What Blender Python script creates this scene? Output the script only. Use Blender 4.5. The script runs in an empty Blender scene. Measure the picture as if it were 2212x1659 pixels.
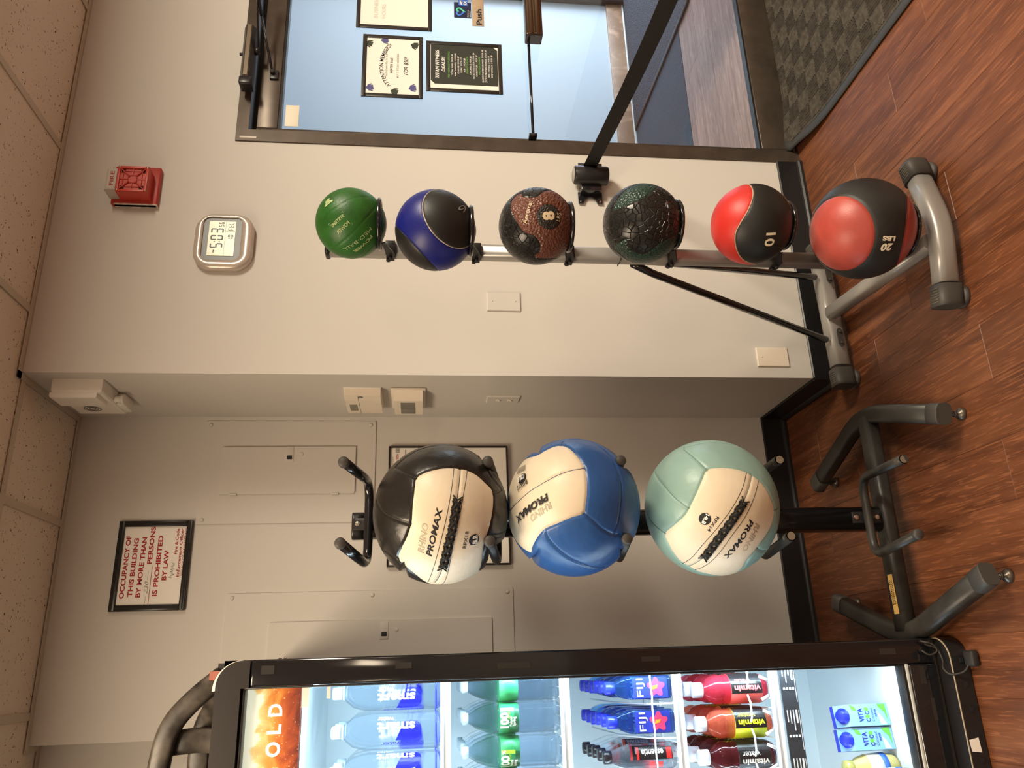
import bpy, bmesh, math, random
import numpy as np
from mathutils import Vector, Matrix

random.seed(7)
S = bpy.context.scene
COL = S.collection
pi = math.pi
# ---------------------------------------------------------------- camera (phone held on its side: picture's left edge is up)
cam = bpy.data.objects.new('camera', bpy.data.cameras.new('camera'))
COL.objects.link(cam)
Rr, Rd, Rf = Vector((0.940031, -0.34103, 0.006313)), Vector((-0.032471, -0.107899, -0.993631)), Vector((0.339539, 0.93384, -0.112502))
mw = Matrix((Rd, Rr, -Rf)).transposed().to_4x4()
mw.translation = (-0.914659, -2.436112, 1.437805)
cam.matrix_world = mw
cam.data.sensor_fit = 'HORIZONTAL'; cam.data.sensor_width = 36.0
cam.data.lens = 1710.554 * 36.0 / 2212.0
cam.data.clip_start = 0.05
S.camera = cam
# ---------------------------------------------------------------- world, colour, light
S.view_settings.view_transform = 'Standard'; S.view_settings.look = 'None'
S.view_settings.gamma = 1.0; S.view_settings.use_curve_mapping = False
S.view_settings.exposure = 0.0
S.cycles.use_denoising = True
S.cycles.max_bounces = 14; S.cycles.transmission_bounces = 12; S.cycles.transparent_max_bounces = 24
S.cycles.diffuse_bounces = 4; S.cycles.glossy_bounces = 4
S.cycles.sample_clamp_indirect = 4.0; S.cycles.blur_glossy = 0.6
w = bpy.data.worlds.new('world'); S.world = w; w.use_nodes = True
w.node_tree.nodes['Background'].inputs[0].default_value = (0.55, 0.72, 1.0, 1)
w.node_tree.nodes['Background'].inputs[1].default_value = 0.6
ROOM_WARM = (1.0, 0.80, 0.575)
TROFFER_STRENGTH = 24.0          # the two ceiling lamps nearest the wall
FILL_BACK = 17.0             # row of unseen fill lamps added behind the camera for ambient light
LAMP_RIGHT = 88.0; LAMP_RIGHT_COL = (1.0, 0.885, 0.70)      # brighter, less yellow lamp by the door
def area(name, loc, direction, sx, sy, col, power):
    L = bpy.data.lights.new(name, 'AREA'); L.shape = 'RECTANGLE'; L.size = sx; L.size_y = sy
    L.color = col; L.energy = power
    o = bpy.data.objects.new(name, L); COL.objects.link(o); o.location = loc
    o.rotation_euler = Vector(direction).to_track_quat('-Z', 'Y').to_euler()
    return o
# daylight entering the vestibule through its outer glass door
area('vestibule_daylight', (4.9, 1.05, 0.75), (-1, 0.05, -0.22), 1.6, 1.3, (0.72, 0.84, 1.0), 120)
area('vestibule_lamp', (3.0, 1.0, 2.5), (0, 0, -1), 1.0, 0.5, (0.9, 0.95, 1.0), 3)

# ---------------------------------------------------------------- helpers
def s2l(c):
    c = c / 255.0
    return c / 12.92 if c <= 0.04045 else ((c + 0.055) / 1.055) ** 2.4
def rgb(r, g, b): return (s2l(r), s2l(g), s2l(b), 1.0)
def C4(c): return c if len(c) == 4 else (c[0], c[1], c[2], 1.0)

def mat(name, col, rough=0.5, metal=0.0, spec=0.5, bump=None, var=None, coat=0.0, emit=None, trans=0.0, ior=1.45, mixt=0.0):
    m = bpy.data.materials.new(name); m.use_nodes = True
    nt = m.node_tree; P = nt.nodes['Principled BSDF']
    P.inputs['Base Color'].default_value = C4(col)
    P.inputs['Roughness'].default_value = rough; P.inputs['Metallic'].default_value = metal
    P.inputs['Specular IOR Level'].default_value = spec
    P.inputs['Coat Weight'].default_value = coat; P.inputs['Coat Roughness'].default_value = 0.08
    P.inputs['Transmission Weight'].default_value = trans; P.inputs['IOR'].default_value = ior
    if emit:
        P.inputs['Emission Color'].default_value = C4(emit[0]); P.inputs['Emission Strength'].default_value = emit[1]
    tc = nt.nodes.new('ShaderNodeTexCoord')
    if bump:
        kind, sc, st, dist = bump
        if kind == 'noise':
            t = nt.nodes.new('ShaderNodeTexNoise'); t.inputs['Scale'].default_value = sc; t.inputs['Detail'].default_value = 3; out = t.outputs['Fac']
        else:
            t = nt.nodes.new('ShaderNodeTexVoronoi'); t.inputs['Scale'].default_value = sc
            t.feature = 'DISTANCE_TO_EDGE' if kind == 'crack' else 'F1'; out = t.outputs['Distance']
            if kind == 'crack':
                mr = nt.nodes.new('ShaderNodeMapRange'); mr.inputs['From Max'].default_value = 0.08
                nt.links.new(out, mr.inputs['Value']); out = mr.outputs['Result']
        nt.links.new(tc.outputs['Object'], t.inputs['Vector'])
        b = nt.nodes.new('ShaderNodeBump'); b.inputs['Strength'].default_value = st; b.inputs['Distance'].default_value = dist
        nt.links.new(out, b.inputs['Height']); nt.links.new(b.outputs['Normal'], P.inputs['Normal'])
    if var:
        sc, amt = var[0], var[1]
        t = nt.nodes.new('ShaderNodeTexNoise'); t.inputs['Scale'].default_value = sc; t.inputs['Detail'].default_value = 4
        nt.links.new(tc.outputs['Object'], t.inputs['Vector'])
        r = nt.nodes.new('ShaderNodeValToRGB')
        c = C4(col); lo = tuple(x * (1 - amt) for x in c[:3]) + (1,); hi = tuple(min(1, x * (1 + amt)) for x in c[:3]) + (1,)
        r.color_ramp.elements[0].position = 0.35; r.color_ramp.elements[1].position = 0.65
        r.color_ramp.elements[0].color = lo; r.color_ramp.elements[1].color = C4(var[2]) if len(var) > 2 else hi
        nt.links.new(t.outputs['Fac'], r.inputs['Fac']); nt.links.new(r.outputs['Color'], P.inputs['Base Color'])
    if mixt:
        o = nt.nodes['Material Output']; mx = nt.nodes.new('ShaderNodeMixShader'); tr = nt.nodes.new('ShaderNodeBsdfTransparent')
        tr.inputs[0].default_value = tuple(0.5 + 0.5 * x for x in C4(col)[:3]) + (1,)
        mx.inputs[0].default_value = mixt
        nt.links.new(P.outputs[0], mx.inputs[1]); nt.links.new(tr.outputs[0], mx.inputs[2]); nt.links.new(mx.outputs[0], o.inputs[0])
    return m

def pane_mat(name, tint, gloss=1.0):            # thin flat glass: clear, with its mirror reflection
    m = bpy.data.materials.new(name); m.use_nodes = True; nt = m.node_tree
    for n in list(nt.nodes):
        if n.type == 'BSDF_PRINCIPLED': nt.nodes.remove(n)
    o = nt.nodes['Material Output']
    t = nt.nodes.new('ShaderNodeBsdfTransparent'); t.inputs[0].default_value = C4(tint)
    g = nt.nodes.new('ShaderNodeBsdfGlossy'); g.inputs['Roughness'].default_value = 0.0
    f = nt.nodes.new('ShaderNodeLayerWeight'); f.inputs['Blend'].default_value = 0.5
    p5 = nt.nodes.new('ShaderNodeMath'); p5.operation = 'POWER'; p5.inputs[1].default_value = 5.0
    k = nt.nodes.new('ShaderNodeMath'); k.operation = 'MULTIPLY_ADD'; k.inputs[1].default_value = 0.96 * gloss; k.inputs[2].default_value = 0.04 * gloss; k.use_clamp = True
    nt.links.new(f.outputs['Facing'], p5.inputs[0])
    x = nt.nodes.new('ShaderNodeMixShader')
    nt.links.new(p5.outputs[0], k.inputs[0]); nt.links.new(k.outputs[0], x.inputs[0])
    nt.links.new(t.outputs[0], x.inputs[1]); nt.links.new(g.outputs[0], x.inputs[2]); nt.links.new(x.outputs[0], o.inputs[0])
    return m

def wl(o):
    v = Vector((0, 0, 0))
    while o is not None: v += o.location; o = o.parent
    return v

def link_mesh(name, me, parent=None):
    o = bpy.data.objects.new(name, me); COL.objects.link(o)
    if parent is None:
        co = [v.co for v in me.vertices]
        if co:
            c = Vector(((min(v.x for v in co) + max(v.x for v in co)) / 2, (min(v.y for v in co) + max(v.y for v in co)) / 2, min(v.z for v in co)))
            me.transform(Matrix.Translation(-c)); o.location = c
    else:
        o.parent = parent; me.transform(Matrix.Translation(-wl(parent)))
    return o

def tag(o, label=None, cat=None, group=None, kind=None):
    if label: o['label'] = label
    if cat: o['category'] = cat
    if group: o['group'] = group
    if kind: o['kind'] = kind
    return o

def root(name, loc, label=None, cat=None, group=None, kind=None):
    o = bpy.data.objects.new(name, None); o.empty_display_size = 0.05; COL.objects.link(o); o.location = loc
    return tag(o, label, cat, group, kind)

class G:
    """collects shapes in world coordinates, then links them as one mesh"""
    def __init__(s): s.bm = bmesh.new()
    def _add(s, bm2, mi=0, smooth=False):
        for f in bm2.faces: f.material_index = mi; f.smooth = smooth
        me = bpy.data.meshes.new('t'); bm2.to_mesh(me); bm2.free(); s.bm.from_mesh(me); bpy.data.meshes.remove(me); return s
    def box(s, x0, x1, y0, y1, z0, z1, bev=0.0, seg=2, mi=0):
        b = bmesh.new(); bmesh.ops.create_cube(b, size=1.0)
        for v in b.verts: v.co = Vector((x0 + (v.co.x + .5) * (x1 - x0), y0 + (v.co.y + .5) * (y1 - y0), z0 + (v.co.z + .5) * (z1 - z0)))
        if bev > 0: bmesh.ops.bevel(b, geom=list(b.edges), offset=bev, segments=seg, profile=0.5, affect='EDGES')
        return s._add(b, mi, bev > 0)
    def raw(s, V, F, mi=0, smooth=False):
        b = bmesh.new(); vs = [b.verts.new(v) for v in V]
        for f in F:
            try: b.faces.new([vs[i] for i in f])
            except ValueError: pass
        return s._add(b, mi, smooth)
    def prism(s, poly, o, u, v, t, mi=0, bev=0.0, smooth=False):
        """polygon in the plane (o,u,v), thickened by vector t"""
        o, u, v, t = Vector(o), Vector(u), Vector(v), Vector(t); n = len(poly)
        A = [o + u * a + v * b_ for a, b_ in poly]; Bv = [p + t for p in A]
        b = bmesh.new(); va = [b.verts.new(p) for p in A]; vb = [b.verts.new(p) for p in Bv]
        b.faces.new(va[::-1]); b.faces.new(vb)
        for i in range(n): b.faces.new((va[i], va[(i + 1) % n], vb[(i + 1) % n], vb[i]))
        bmesh.ops.recalc_face_normals(b, faces=b.faces)
        if bev:
            ed = [e for e in b.edges if all(v_ in vb for v_ in e.verts)]
            bmesh.ops.bevel(b, geom=ed, offset=bev, segments=2, profile=0.5, affect='EDGES')
        return s._add(b, mi, smooth)
    def tube(s, pts, r, n=10, up=None, closed=False, caps=True, mi=0):
        """r: radius, or (half width, half height) with 'up' fixing the height direction"""
        pts = [Vector(p) for p in pts]; m = len(pts); rx, ry = (r if isinstance(r, tuple) else (r, r))
        V = []; prev = None
        for i, p in enumerate(pts):
            if closed: d = pts[(i + 1) % m] - pts[i - 1]
            else: d = pts[min(i + 1, m - 1)] - pts[max(i - 1, 0)]
            d.normalize()
            if up is not None: a = d.cross(Vector(up))
            elif prev is None: a = d.cross(Vector((0, 0, 1)) if abs(d.z) < 0.9 else Vector((1, 0, 0)))
            else: a = prev - d * prev.dot(d)
            if a.length < 1e-6: a = d.orthogonal()
            a.normalize(); prev = a; b_ = a.cross(d)
            k = 1.0
            if 0 < i < m - 1 or closed:
                e1 = (pts[i] - pts[i - 1]).normalized(); k = 1.0 / max(0.5, math.sqrt(max(0.25, (1 + e1.dot((pts[(i + 1) % m] - pts[i]).normalized())) / 2)))
            for j in range(n):
                t = 2 * pi * (j + .5) / n; c_, s_ = math.cos(t), math.sin(t)
                if isinstance(r, tuple) and len(r) == 2 and n >= 12:   # super-ellipse for flat bars
                    c_ = math.copysign(abs(c_) ** 0.6, c_); s_ = math.copysign(abs(s_) ** 0.6, s_)
                V.append(p + a * (rx * c_) + b_ * (ry * s_))
        F = []
        for i in range(m if closed else m - 1):
            for j in range(n):
                a0 = i * n + j; a1 = i * n + (j + 1) % n; i2 = (i + 1) % m
                F.append((a0, a1, i2 * n + (j + 1) % n, i2 * n + j))
        if caps and not closed: F.append(tuple(range(n))[::-1]); F.append(tuple((m - 1) * n + j for j in range(n)))
        b = bmesh.new(); vs = [b.verts.new(v) for v in V]
        for f in F: b.faces.new([vs[i] for i in f])
        bmesh.ops.recalc_face_normals(b, faces=b.faces)
        for f in b.faces: f.smooth = len(f.verts) == 4; f.material_index = mi
        me = bpy.data.meshes.new('t'); b.to_mesh(me); b.free(); s.bm.from_mesh(me); bpy.data.meshes.remove(me); return s
    def cyl(s, p0, p1, r, n=16, mi=0): return s.tube([p0, p1], r, n=n, mi=mi)
    def lathe(s, prof, c, axis=(0, 0, 1), n=24, mi=0, sq=0.0, smooth=True):
        """profile [(radius, height)...] about axis through c; sq>0 squares the section"""
        ax = Vector(axis).normalized(); a = ax.orthogonal().normalized() if abs(ax.z) < .99 else Vector((1, 0, 0)); b_ = ax.cross(a); c = Vector(c)
        V = []; F = []
        for r, h in prof:
            for j in range(n):
                t = 2 * pi * j / n; ct, st = math.cos(t), math.sin(t)
                q = 1.0
                if sq > 0: q = 1.0 / (abs(ct) ** sq + abs(st) ** sq) ** (1.0 / sq)
                V.append(c + ax * h + a * (r * q * ct) + b_ * (r * q * st))
        for i in range(len(prof) - 1):
            for j in range(n): F.append((i * n + j, i * n + (j + 1) % n, (i + 1) * n + (j + 1) % n, (i + 1) * n + j))
        if prof[0][0] > 1e-5: F.append(tuple(range(n))[::-1])
        if prof[-1][0] > 1e-5: F.append(tuple((len(prof) - 1) * n + j for j in range(n)))
        b = bmesh.new(); vs = [b.verts.new(v) for v in V]
        for f in F: b.faces.new([vs[i] for i in f])
        bmesh.ops.remove_doubles(b, verts=b.verts, dist=1e-6); bmesh.ops.recalc_face_normals(b, faces=b.faces)
        for f in b.faces: f.smooth = smooth and len(f.verts) <= 4; f.material_index = mi
        me = bpy.data.meshes.new('t'); b.to_mesh(me); b.free(); s.bm.from_mesh(me); bpy.data.meshes.remove(me); return s
    def obj(s, name, m, parent=None, label=None, kind=None):
        me = bpy.data.meshes.new(name); s.bm.to_mesh(me); s.bm.free()
        for x in (m if isinstance(m, (list, tuple)) else [m]): me.materials.append(x)
        o = link_mesh(name, me, parent)
        if label: o['label'] = label
        if kind: o['kind'] = kind
        return o

def fillet(pts, rad, seg=6):
    pts = [Vector(p) for p in pts]; out = [pts[0]]
    for i in range(1, len(pts) - 1):
        a, b, c = pts[i - 1], pts[i], pts[i + 1]; d1 = (a - b); d2 = (c - b); L = min(rad, d1.length * .49, d2.length * .49)
        p, q = b + d1.normalized() * L, b + d2.normalized() * L
        for k in range(seg + 1):
            t = k / seg; out.append(p * (1 - t) ** 2 + b * 2 * t * (1 - t) + q * t * t)
    return out + [pts[-1]]

def copy_tree(o, parent=None):
    c = o.copy(); COL.objects.link(c); c.parent = parent
    for ch in [x for x in bpy.data.objects if x.parent is o]: copy_tree(ch, c)
    return c
KIDS = {}
def dup(o, loc, label=None):
    c = o.copy(); COL.objects.link(c); c.location = loc
    for ch in KIDS[o.name]:
        d = ch.copy(); COL.objects.link(d); d.parent = c
        for g in KIDS.get(ch.name, []):
            e = g.copy(); COL.objects.link(e); e.parent = d
    if label: c['label'] = label
    return c
def note_kids():
    KIDS.clear()
    for x in bpy.data.objects:
        if x.parent is not None: KIDS.setdefault(x.parent.name, []).append(x)
        KIDS.setdefault(x.name, [])

# lettering -----------------------------------------------------------------
_tcache = {}
def text_geo(s, bold=0.0, shear=0.0, outline=False, fine=0.12, space=1.0):
    """flat letters: baseline y=0, capital height 1, x from 0"""
    key = (s, bold, shear, outline, fine, space)
    if key in _tcache: return _tcache[key]
    c = bpy.data.curves.new('txt', 'FONT'); c.body = s; c.size = 1.0; c.resolution_u = 3; c.shear = shear; c.offset = bold; c.space_character = space
    if outline: c.fill_mode = 'NONE'; c.bevel_depth = 0.012; c.bevel_resolution = 0
    o = bpy.data.objects.new('txt', c); COL.objects.link(o)
    dg = bpy.context.evaluated_depsgraph_get(); dg.update()
    me = bpy.data.meshes.new_from_object(o.evaluated_get(dg))
    b = bmesh.new(); b.from_mesh(me); bpy.data.meshes.remove(me); bpy.data.objects.remove(o); bpy.data.curves.remove(c)
    bmesh.ops.triangulate(b, faces=b.faces)
    for v in b.verts: v.co *= 1 / 0.729
    for _ in range(3):
        L = [e for e in b.edges if e.calc_length() > fine * 2.4]
        if not L or fine > 5: break
        bmesh.ops.subdivide_edges(b, edges=L, cuts=1); bmesh.ops.triangulate(b, faces=b.faces)
    b.verts.index_update()
    V = [(v.co.x, v.co.y, v.co.z) for v in b.verts]; F = [tuple(v.index for v in f.verts) for f in b.faces]; b.free()
    x0 = min(v[0] for v in V) if V else 0; V = [(x - x0, y, z) for x, y, z in V]; W = max(v[0] for v in V) if V else 0
    _tcache[key] = (V, F, W); return _tcache[key]

def mesh_from(name, V, F, m, parent):
    me = bpy.data.meshes.new(name); me.from_pydata([tuple(v) for v in V], [], F)
    for x in (m if isinstance(m, (list, tuple)) else [m]): me.materials.append(x)
    return link_mesh(name, me, parent)

def flat_text(lines, o, u, v, n, m, parent, name='lettering', off=0.0006):
    """lines: (text, x, y, cap height, width or None, align, bold, shear); o origin, u right, v up, n outwards"""
    o, u, v, n = Vector(o), Vector(u), Vector(v), Vector(n); VV, FF = [], []
    for ln in lines:
        t, x, y, h, wd = ln[:5]; al = ln[5] if len(ln) > 5 else 'l'; bo = ln[6] if len(ln) > 6 else 0; sh = ln[7] if len(ln) > 7 else 0
        V, F, W = text_geo(t, bo, sh, False, 99); sx = (wd / W) if wd else h
        if al == 'c': x -= W * sx / 2
        if al == 'r': x -= W * sx
        k = len(VV)
        VV += [o + u * (x + a * sx) + v * (y + b_ * h) + n * off for a, b_, _ in V]; FF += [tuple(i + k for i in f) for f in F]
    return mesh_from(name, VV, FF, m, parent)

def sph_text(t, c, r, p0, p1, p2, m, parent, bold=0.0, shear=0.0, outline=False, name='lettering', off=0.0012, shift=(0, 0)):
    """letters lying on a ball: baseline from direction p0 to p1, letter tops towards p2"""
    p0, p1, p2 = (Vector(p).normalized() for p in (p0, p1, p2))
    ang = p0.angle(p1); ax = p0.cross(p1).normalized(); hh = abs(math.asin(max(-1, min(1, p2.dot(ax))))); sg = 1 if p2.dot(ax) > 0 else -1
    V, F, W = text_geo(t, bold, shear, outline); e = ax.cross(p0)
    out = []
    for x, y, z in V:
        a = (x / W) * ang + shift[0]; q = p0 * math.cos(a) + e * math.sin(a); b_ = y * hh + shift[1]
        out.append(Vector(c) + (q * math.cos(b_) + ax * (sg * math.sin(b_))) * (r + off + (abs(z) * 0.02 if outline else 0)))
    return mesh_from(name, out, F, m, parent)

def cyl_text(items, c, r, zb, face, m, parent, name='lettering'):
    """items: (text, angle, z, size, width or None, mode, bold); mode 'h' round the bottle, 'u' reading upwards, 'd' reading downwards. face = angle facing out"""
    VV, FF = [], []
    for it in items:
        t, a0, z0, h, wd, mode = it[:6]; bo = it[6] if len(it) > 6 else 0
        V, F, W = text_geo(t, bo, 0, False, 0.35); sx = (wd / W) if wd else h; k = len(VV)
        for x, y, _ in V:
            x = (x - W / 2) * sx; y = (y - .5) * h
            if mode == 'h': du, dz = x, y
            elif mode == 'u': du, dz = -y, x
            else: du, dz = y, -x
            a = face + a0 + du / r
            VV.append(Vector((c[0] + math.cos(a) * r, c[1] + math.sin(a) * r, zb + z0 + dz)))
        FF += [tuple(i + k for i in f) for f in F]
    return mesh_from(name, VV, FF, m, parent)

# ---------------------------------------------------------------- materials
WALL = mat('wall_paint', (0.60, 0.575, 0.535), 0.62, bump=('noise', 900, 0.12, 0.0004))
WALLV = mat('vestibule_paint', (0.72, 0.76, 0.78), 0.6)
BLACKRUB = mat('black_rubber_base', (0.010, 0.010, 0.011), 0.38)
BLACKGLOSS = mat('black_enamel', (0.012, 0.012, 0.014), 0.16, coat=0.4)
BLACKSATIN = mat('black_satin', (0.016, 0.015, 0.016), 0.33)
BLACKMATTE = mat('black_matte', (0.020, 0.019, 0.018), 0.6)
DUSTY = mat('dusty_black', (0.028, 0.026, 0.023), 0.42, var=(9, 0.45))
GREYCAP = mat('grey_end_cap', (0.050, 0.045, 0.040), 0.55)
SILVER = mat('silver_paint', (0.36, 0.345, 0.325), 0.34, metal=0.35)
CHROME = mat('zinc', (0.75, 0.73, 0.68), 0.22, metal=1.0)
BRONZE = mat('bronze_anodised', (0.090, 0.070, 0.055), 0.36, metal=0.5, var=(14, 0.15))
IVORY = mat('ivory_plastic', (0.80, 0.72, 0.60), 0.38)
WHITEPL = mat('white_plastic', (0.78, 0.75, 0.69), 0.40)
PAPER = mat('paper', (0.86, 0.83, 0.76), 0.7)
INK = mat('black_ink', (0.012, 0.012, 0.014), 0.6)
REDINK = mat('red_ink', (0.38, 0.012, 0.020), 0.6)
GREYINK = mat('grey_ink', (0.22, 0.21, 0.20), 0.6)
WHITEINK = mat('white_ink', (0.85, 0.83, 0.78), 0.6)
CERTMETAL = mat('ceiling_grid', (0.56, 0.50, 0.41), 0.55)

def tile_mat():
    m = mat('mineral_tile', (0.74, 0.655, 0.55), 0.85); nt = m.node_tree; P = nt.nodes['Principled BSDF']
    tc = nt.nodes.new('ShaderNodeTexCoord'); mp = nt.nodes.new('ShaderNodeMapping'); mp.inputs['Scale'].default_value = (1, 1, 0.3)
    nt.links.new(tc.outputs['Object'], mp.inputs[0])
    nz = nt.nodes.new('ShaderNodeTexNoise'); nz.inputs['Scale'].default_value = 105; nz.inputs['Detail'].default_value = 2; nz.inputs['Roughness'].default_value = .6
    nz2 = nt.nodes.new('ShaderNodeTexNoise'); nz2.inputs['Scale'].default_value = 9
    nt.links.new(mp.outputs[0], nz.inputs[0]); nt.links.new(mp.outputs[0], nz2.inputs[0])
    ad = nt.nodes.new('ShaderNodeMath'); ad.operation = 'MULTIPLY_ADD'; ad.inputs[1].default_value = 0.12; nt.links.new(nz2.outputs[0], ad.inputs[0]); nt.links.new(nz.outputs[0], ad.inputs[2])
    r = nt.nodes.new('ShaderNodeValToRGB'); r.color_ramp.elements[0].position = 0.715; r.color_ramp.elements[1].position = 0.76
    r.color_ramp.elements[0].color = (0.74, 0.655, 0.55, 1); r.color_ramp.elements[1].color = (0.07, 0.05, 0.035, 1)
    nt.links.new(ad.outputs[0], r.inputs[0]); nt.links.new(r.outputs[0], P.inputs['Base Color'])
    b = nt.nodes.new('ShaderNodeBump'); b.inputs['Strength'].default_value = .6; b.inputs['Distance'].default_value = 0.003; b.invert = True
    nt.links.new(ad.outputs[0], b.inputs['Height']); nt.links.new(b.outputs[0], P.inputs['Normal'])
    return m
TILE = tile_mat()

def wood_mat(name, dark, mid, light, rough=0.42, long_axis='Y', scale=1.0, per_object=True):
    m = mat(name, mid, rough); nt = m.node_tree; P = nt.nodes['Principled BSDF']
    tc = nt.nodes.new('ShaderNodeTexCoord'); mp = nt.nodes.new('ShaderNodeMapping')
    mp.inputs['Scale'].default_value = (26 * scale, 1.7 * scale, 1) if long_axis == 'Y' else (1.7 * scale, 26 * scale, 1)
    nt.links.new(tc.outputs['Object'], mp.inputs[0])
    oi = nt.nodes.new('ShaderNodeObjectInfo'); cx = nt.nodes.new('ShaderNodeCombineXYZ'); ml = nt.nodes.new('ShaderNodeMath'); ml.operation = 'MULTIPLY'; ml.inputs[1].default_value = 37.0
    nt.links.new(oi.outputs['Random'], ml.inputs[0]); nt.links.new(ml.outputs[0], cx.inputs[2]); nt.links.new(cx.outputs[0], mp.inputs['Location'])
    n1 = nt.nodes.new('ShaderNodeTexNoise'); n1.inputs['Scale'].default_value = 0.75; n1.inputs['Detail'].default_value = 5; n1.inputs['Distortion'].default_value = 1.2
    n2 = nt.nodes.new('ShaderNodeTexNoise'); n2.inputs['Scale'].default_value = 7.0; n2.inputs['Detail'].default_value = 4; n2.inputs['Distortion'].default_value = .7
    nt.links.new(mp.outputs[0], n1.inputs[0]); nt.links.new(mp.outputs[0], n2.inputs[0])
    r1 = nt.nodes.new('ShaderNodeValToRGB'); r1.color_ramp.elements[0].position = .30; r1.color_ramp.elements[1].position = .72
    r1.color_ramp.elements[0].color = C4(dark); r1.color_ramp.elements[1].color = C4(light); e = r1.color_ramp.elements.new(.5); e.color = C4(mid)
    nt.links.new(n1.outputs[0], r1.inputs[0])
    r2 = nt.nodes.new('ShaderNodeValToRGB'); r2.color_ramp.elements[0].position = .52; r2.color_ramp.elements[1].position = .66
    r2.color_ramp.elements[0].color = (0, 0, 0, 1); r2.color_ramp.elements[1].color = (1, 1, 1, 1); nt.links.new(n2.outputs[0], r2.inputs[0])
    mx = nt.nodes.new('ShaderNodeMix'); mx.data_type = 'RGBA'; mx.inputs['B'].default_value = tuple(min(1, x * 1.55) for x in light[:3]) + (1,)
    fm = nt.nodes.new('ShaderNodeMath'); fm.operation = 'MULTIPLY'; fm.inputs[1].default_value = .55
    nt.links.new(r2.outputs[0], fm.inputs[0]); nt.links.new(fm.outputs[0], mx.inputs['Factor']); nt.links.new(r1.outputs[0], mx.inputs['A'])
    hv = nt.nodes.new('ShaderNodeHueSaturation'); va = nt.nodes.new('ShaderNodeMapRange'); va.inputs['To Min'].default_value = .86; va.inputs['To Max'].default_value = 1.12
    nt.links.new(oi.outputs['Random'], va.inputs['Value']); nt.links.new(va.outputs[0], hv.inputs['Value']); nt.links.new(mx.outputs['Result'], hv.inputs['Color'])
    nt.links.new(hv.outputs[0], P.inputs['Base Color'])
    b = nt.nodes.new('ShaderNodeBump'); b.inputs['Strength'].default_value = .35; b.inputs['Distance'].default_value = 0.0012
    nt.links.new(n2.outputs[0], b.inputs['Height']); nt.links.new(b.outputs[0], P.inputs['Normal'])
    return m
PLANK = wood_mat('vinyl_plank', (0.072, 0.022, 0.008), (0.118, 0.038, 0.0145), (0.172, 0.063, 0.026), scale=1.0)
PLANKV = wood_mat('vestibule_plank', (0.30, 0.15, 0.11), (0.42, 0.23, 0.17), (0.52, 0.31, 0.23), 0.4, 'X')

# ---------------------------------------------------------------- the room
HC, DA = 2.668, 0.457            # ceiling height, depth of the recess
XD0, XD1, ZD = 0.882, 1.93, 2.103
def struct(g, name, m, parent=None): return g.obj(name, m, parent, kind='structure')
g = G(); g.box(0, XD0, 0, .10, 0, HC).box(XD0, XD1, 0, .10, ZD, HC).box(XD1, 4.2, 0, .10, 0, HC); struct(g, 'wall_back', WALL)
g = G(); g.box(0.0, .10, .10, DA + .1, 0, HC); struct(g, 'wall_return', WALL)
g = G(); g.box(-1.0915, 0.0, DA, DA + .10, 0, HC); struct(g, 'wall_recess', WALL)
g = G(); g.box(-4.2, -1.0915, .545, .645, 0, HC); struct(g, 'wall_far_left', WALL)
g = G(); g.box(-4.3, -4.2, -7.5, .645, 0, HC); struct(g, 'wall_left', WALL)
g = G(); g.box(4.2, 4.3, -7.5, .10, 0, HC); struct(g, 'wall_right', WALL)
g = G(); g.box(-4.3, 4.3, -7.6, -7.5, 0, HC); struct(g, 'wall_front', WALL)
# floor: slab with loose planks laid on it
fl = struct(G().box(-4.3, 4.3, -7.6, .09, -.06, -.004).box(-4.3, 0.1, .09, .645, -.06, -.004), 'floor', PLANK)
def chamf_plank(x0, x1, y0, y1):
    c = .0012; V = [(x0, y0, -.004), (x1, y0, -.004), (x1, y1, -.004), (x0, y1, -.004)]
    V += [(x0, y0, -c), (x1, y0, -c), (x1, y1, -c), (x0, y1, -c)]
    V += [(x0 + c, y0 + c, 0), (x1 - c, y0 + c, 0), (x1 - c, y1 - c, 0), (x0 + c, y1 - c, 0)]
    F = [(8, 9, 10, 11)] + [(a, (a + 1) % 4, 4 + (a + 1) % 4, 4 + a) for a in range(4)] + [(4 + a, 4 + (a + 1) % 4, 8 + (a + 1) % 4, 8 + a) for a in range(4)]
    return V, F
pw, plen = 0.152, 0.914
ks = 0
for i in range(-12, 15):
    x0, x1 = .045 + i * pw, .045 + (i + 1) * pw
    ytop = .445 if x1 <= 0.001 else (.0 if x0 > -.001 else .0)
    if x0 < -1.09 - .1: ytop = .54
    y = ytop; first = random.uniform(.2, .9) * plen
    while y > -2.3:
        y0 = y - first; first = plen
        V, F = chamf_plank(x0, x1, max(y0, -2.9), y); o = mesh_from('plank', V, F, PLANK, fl); y = y0; ks += 1
# the rest of the gym floor further back, same planks joined
g = G()
for (a, b, c0, c1) in ((-4.3, .045 - 12 * pw, -7.6, .54), (.045 + 15 * pw, 4.2, -7.6, 0.0), (.045 - 12 * pw, .045 + 15 * pw, -7.6, -2.9)):
    x = a
    while x < b - .01:
        V, F = chamf_plank(x, min(x + pw, b), c0, c1); g.raw(V, F); x += pw
g.obj('plank_field', PLANK, fl, kind='stuff')
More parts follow.
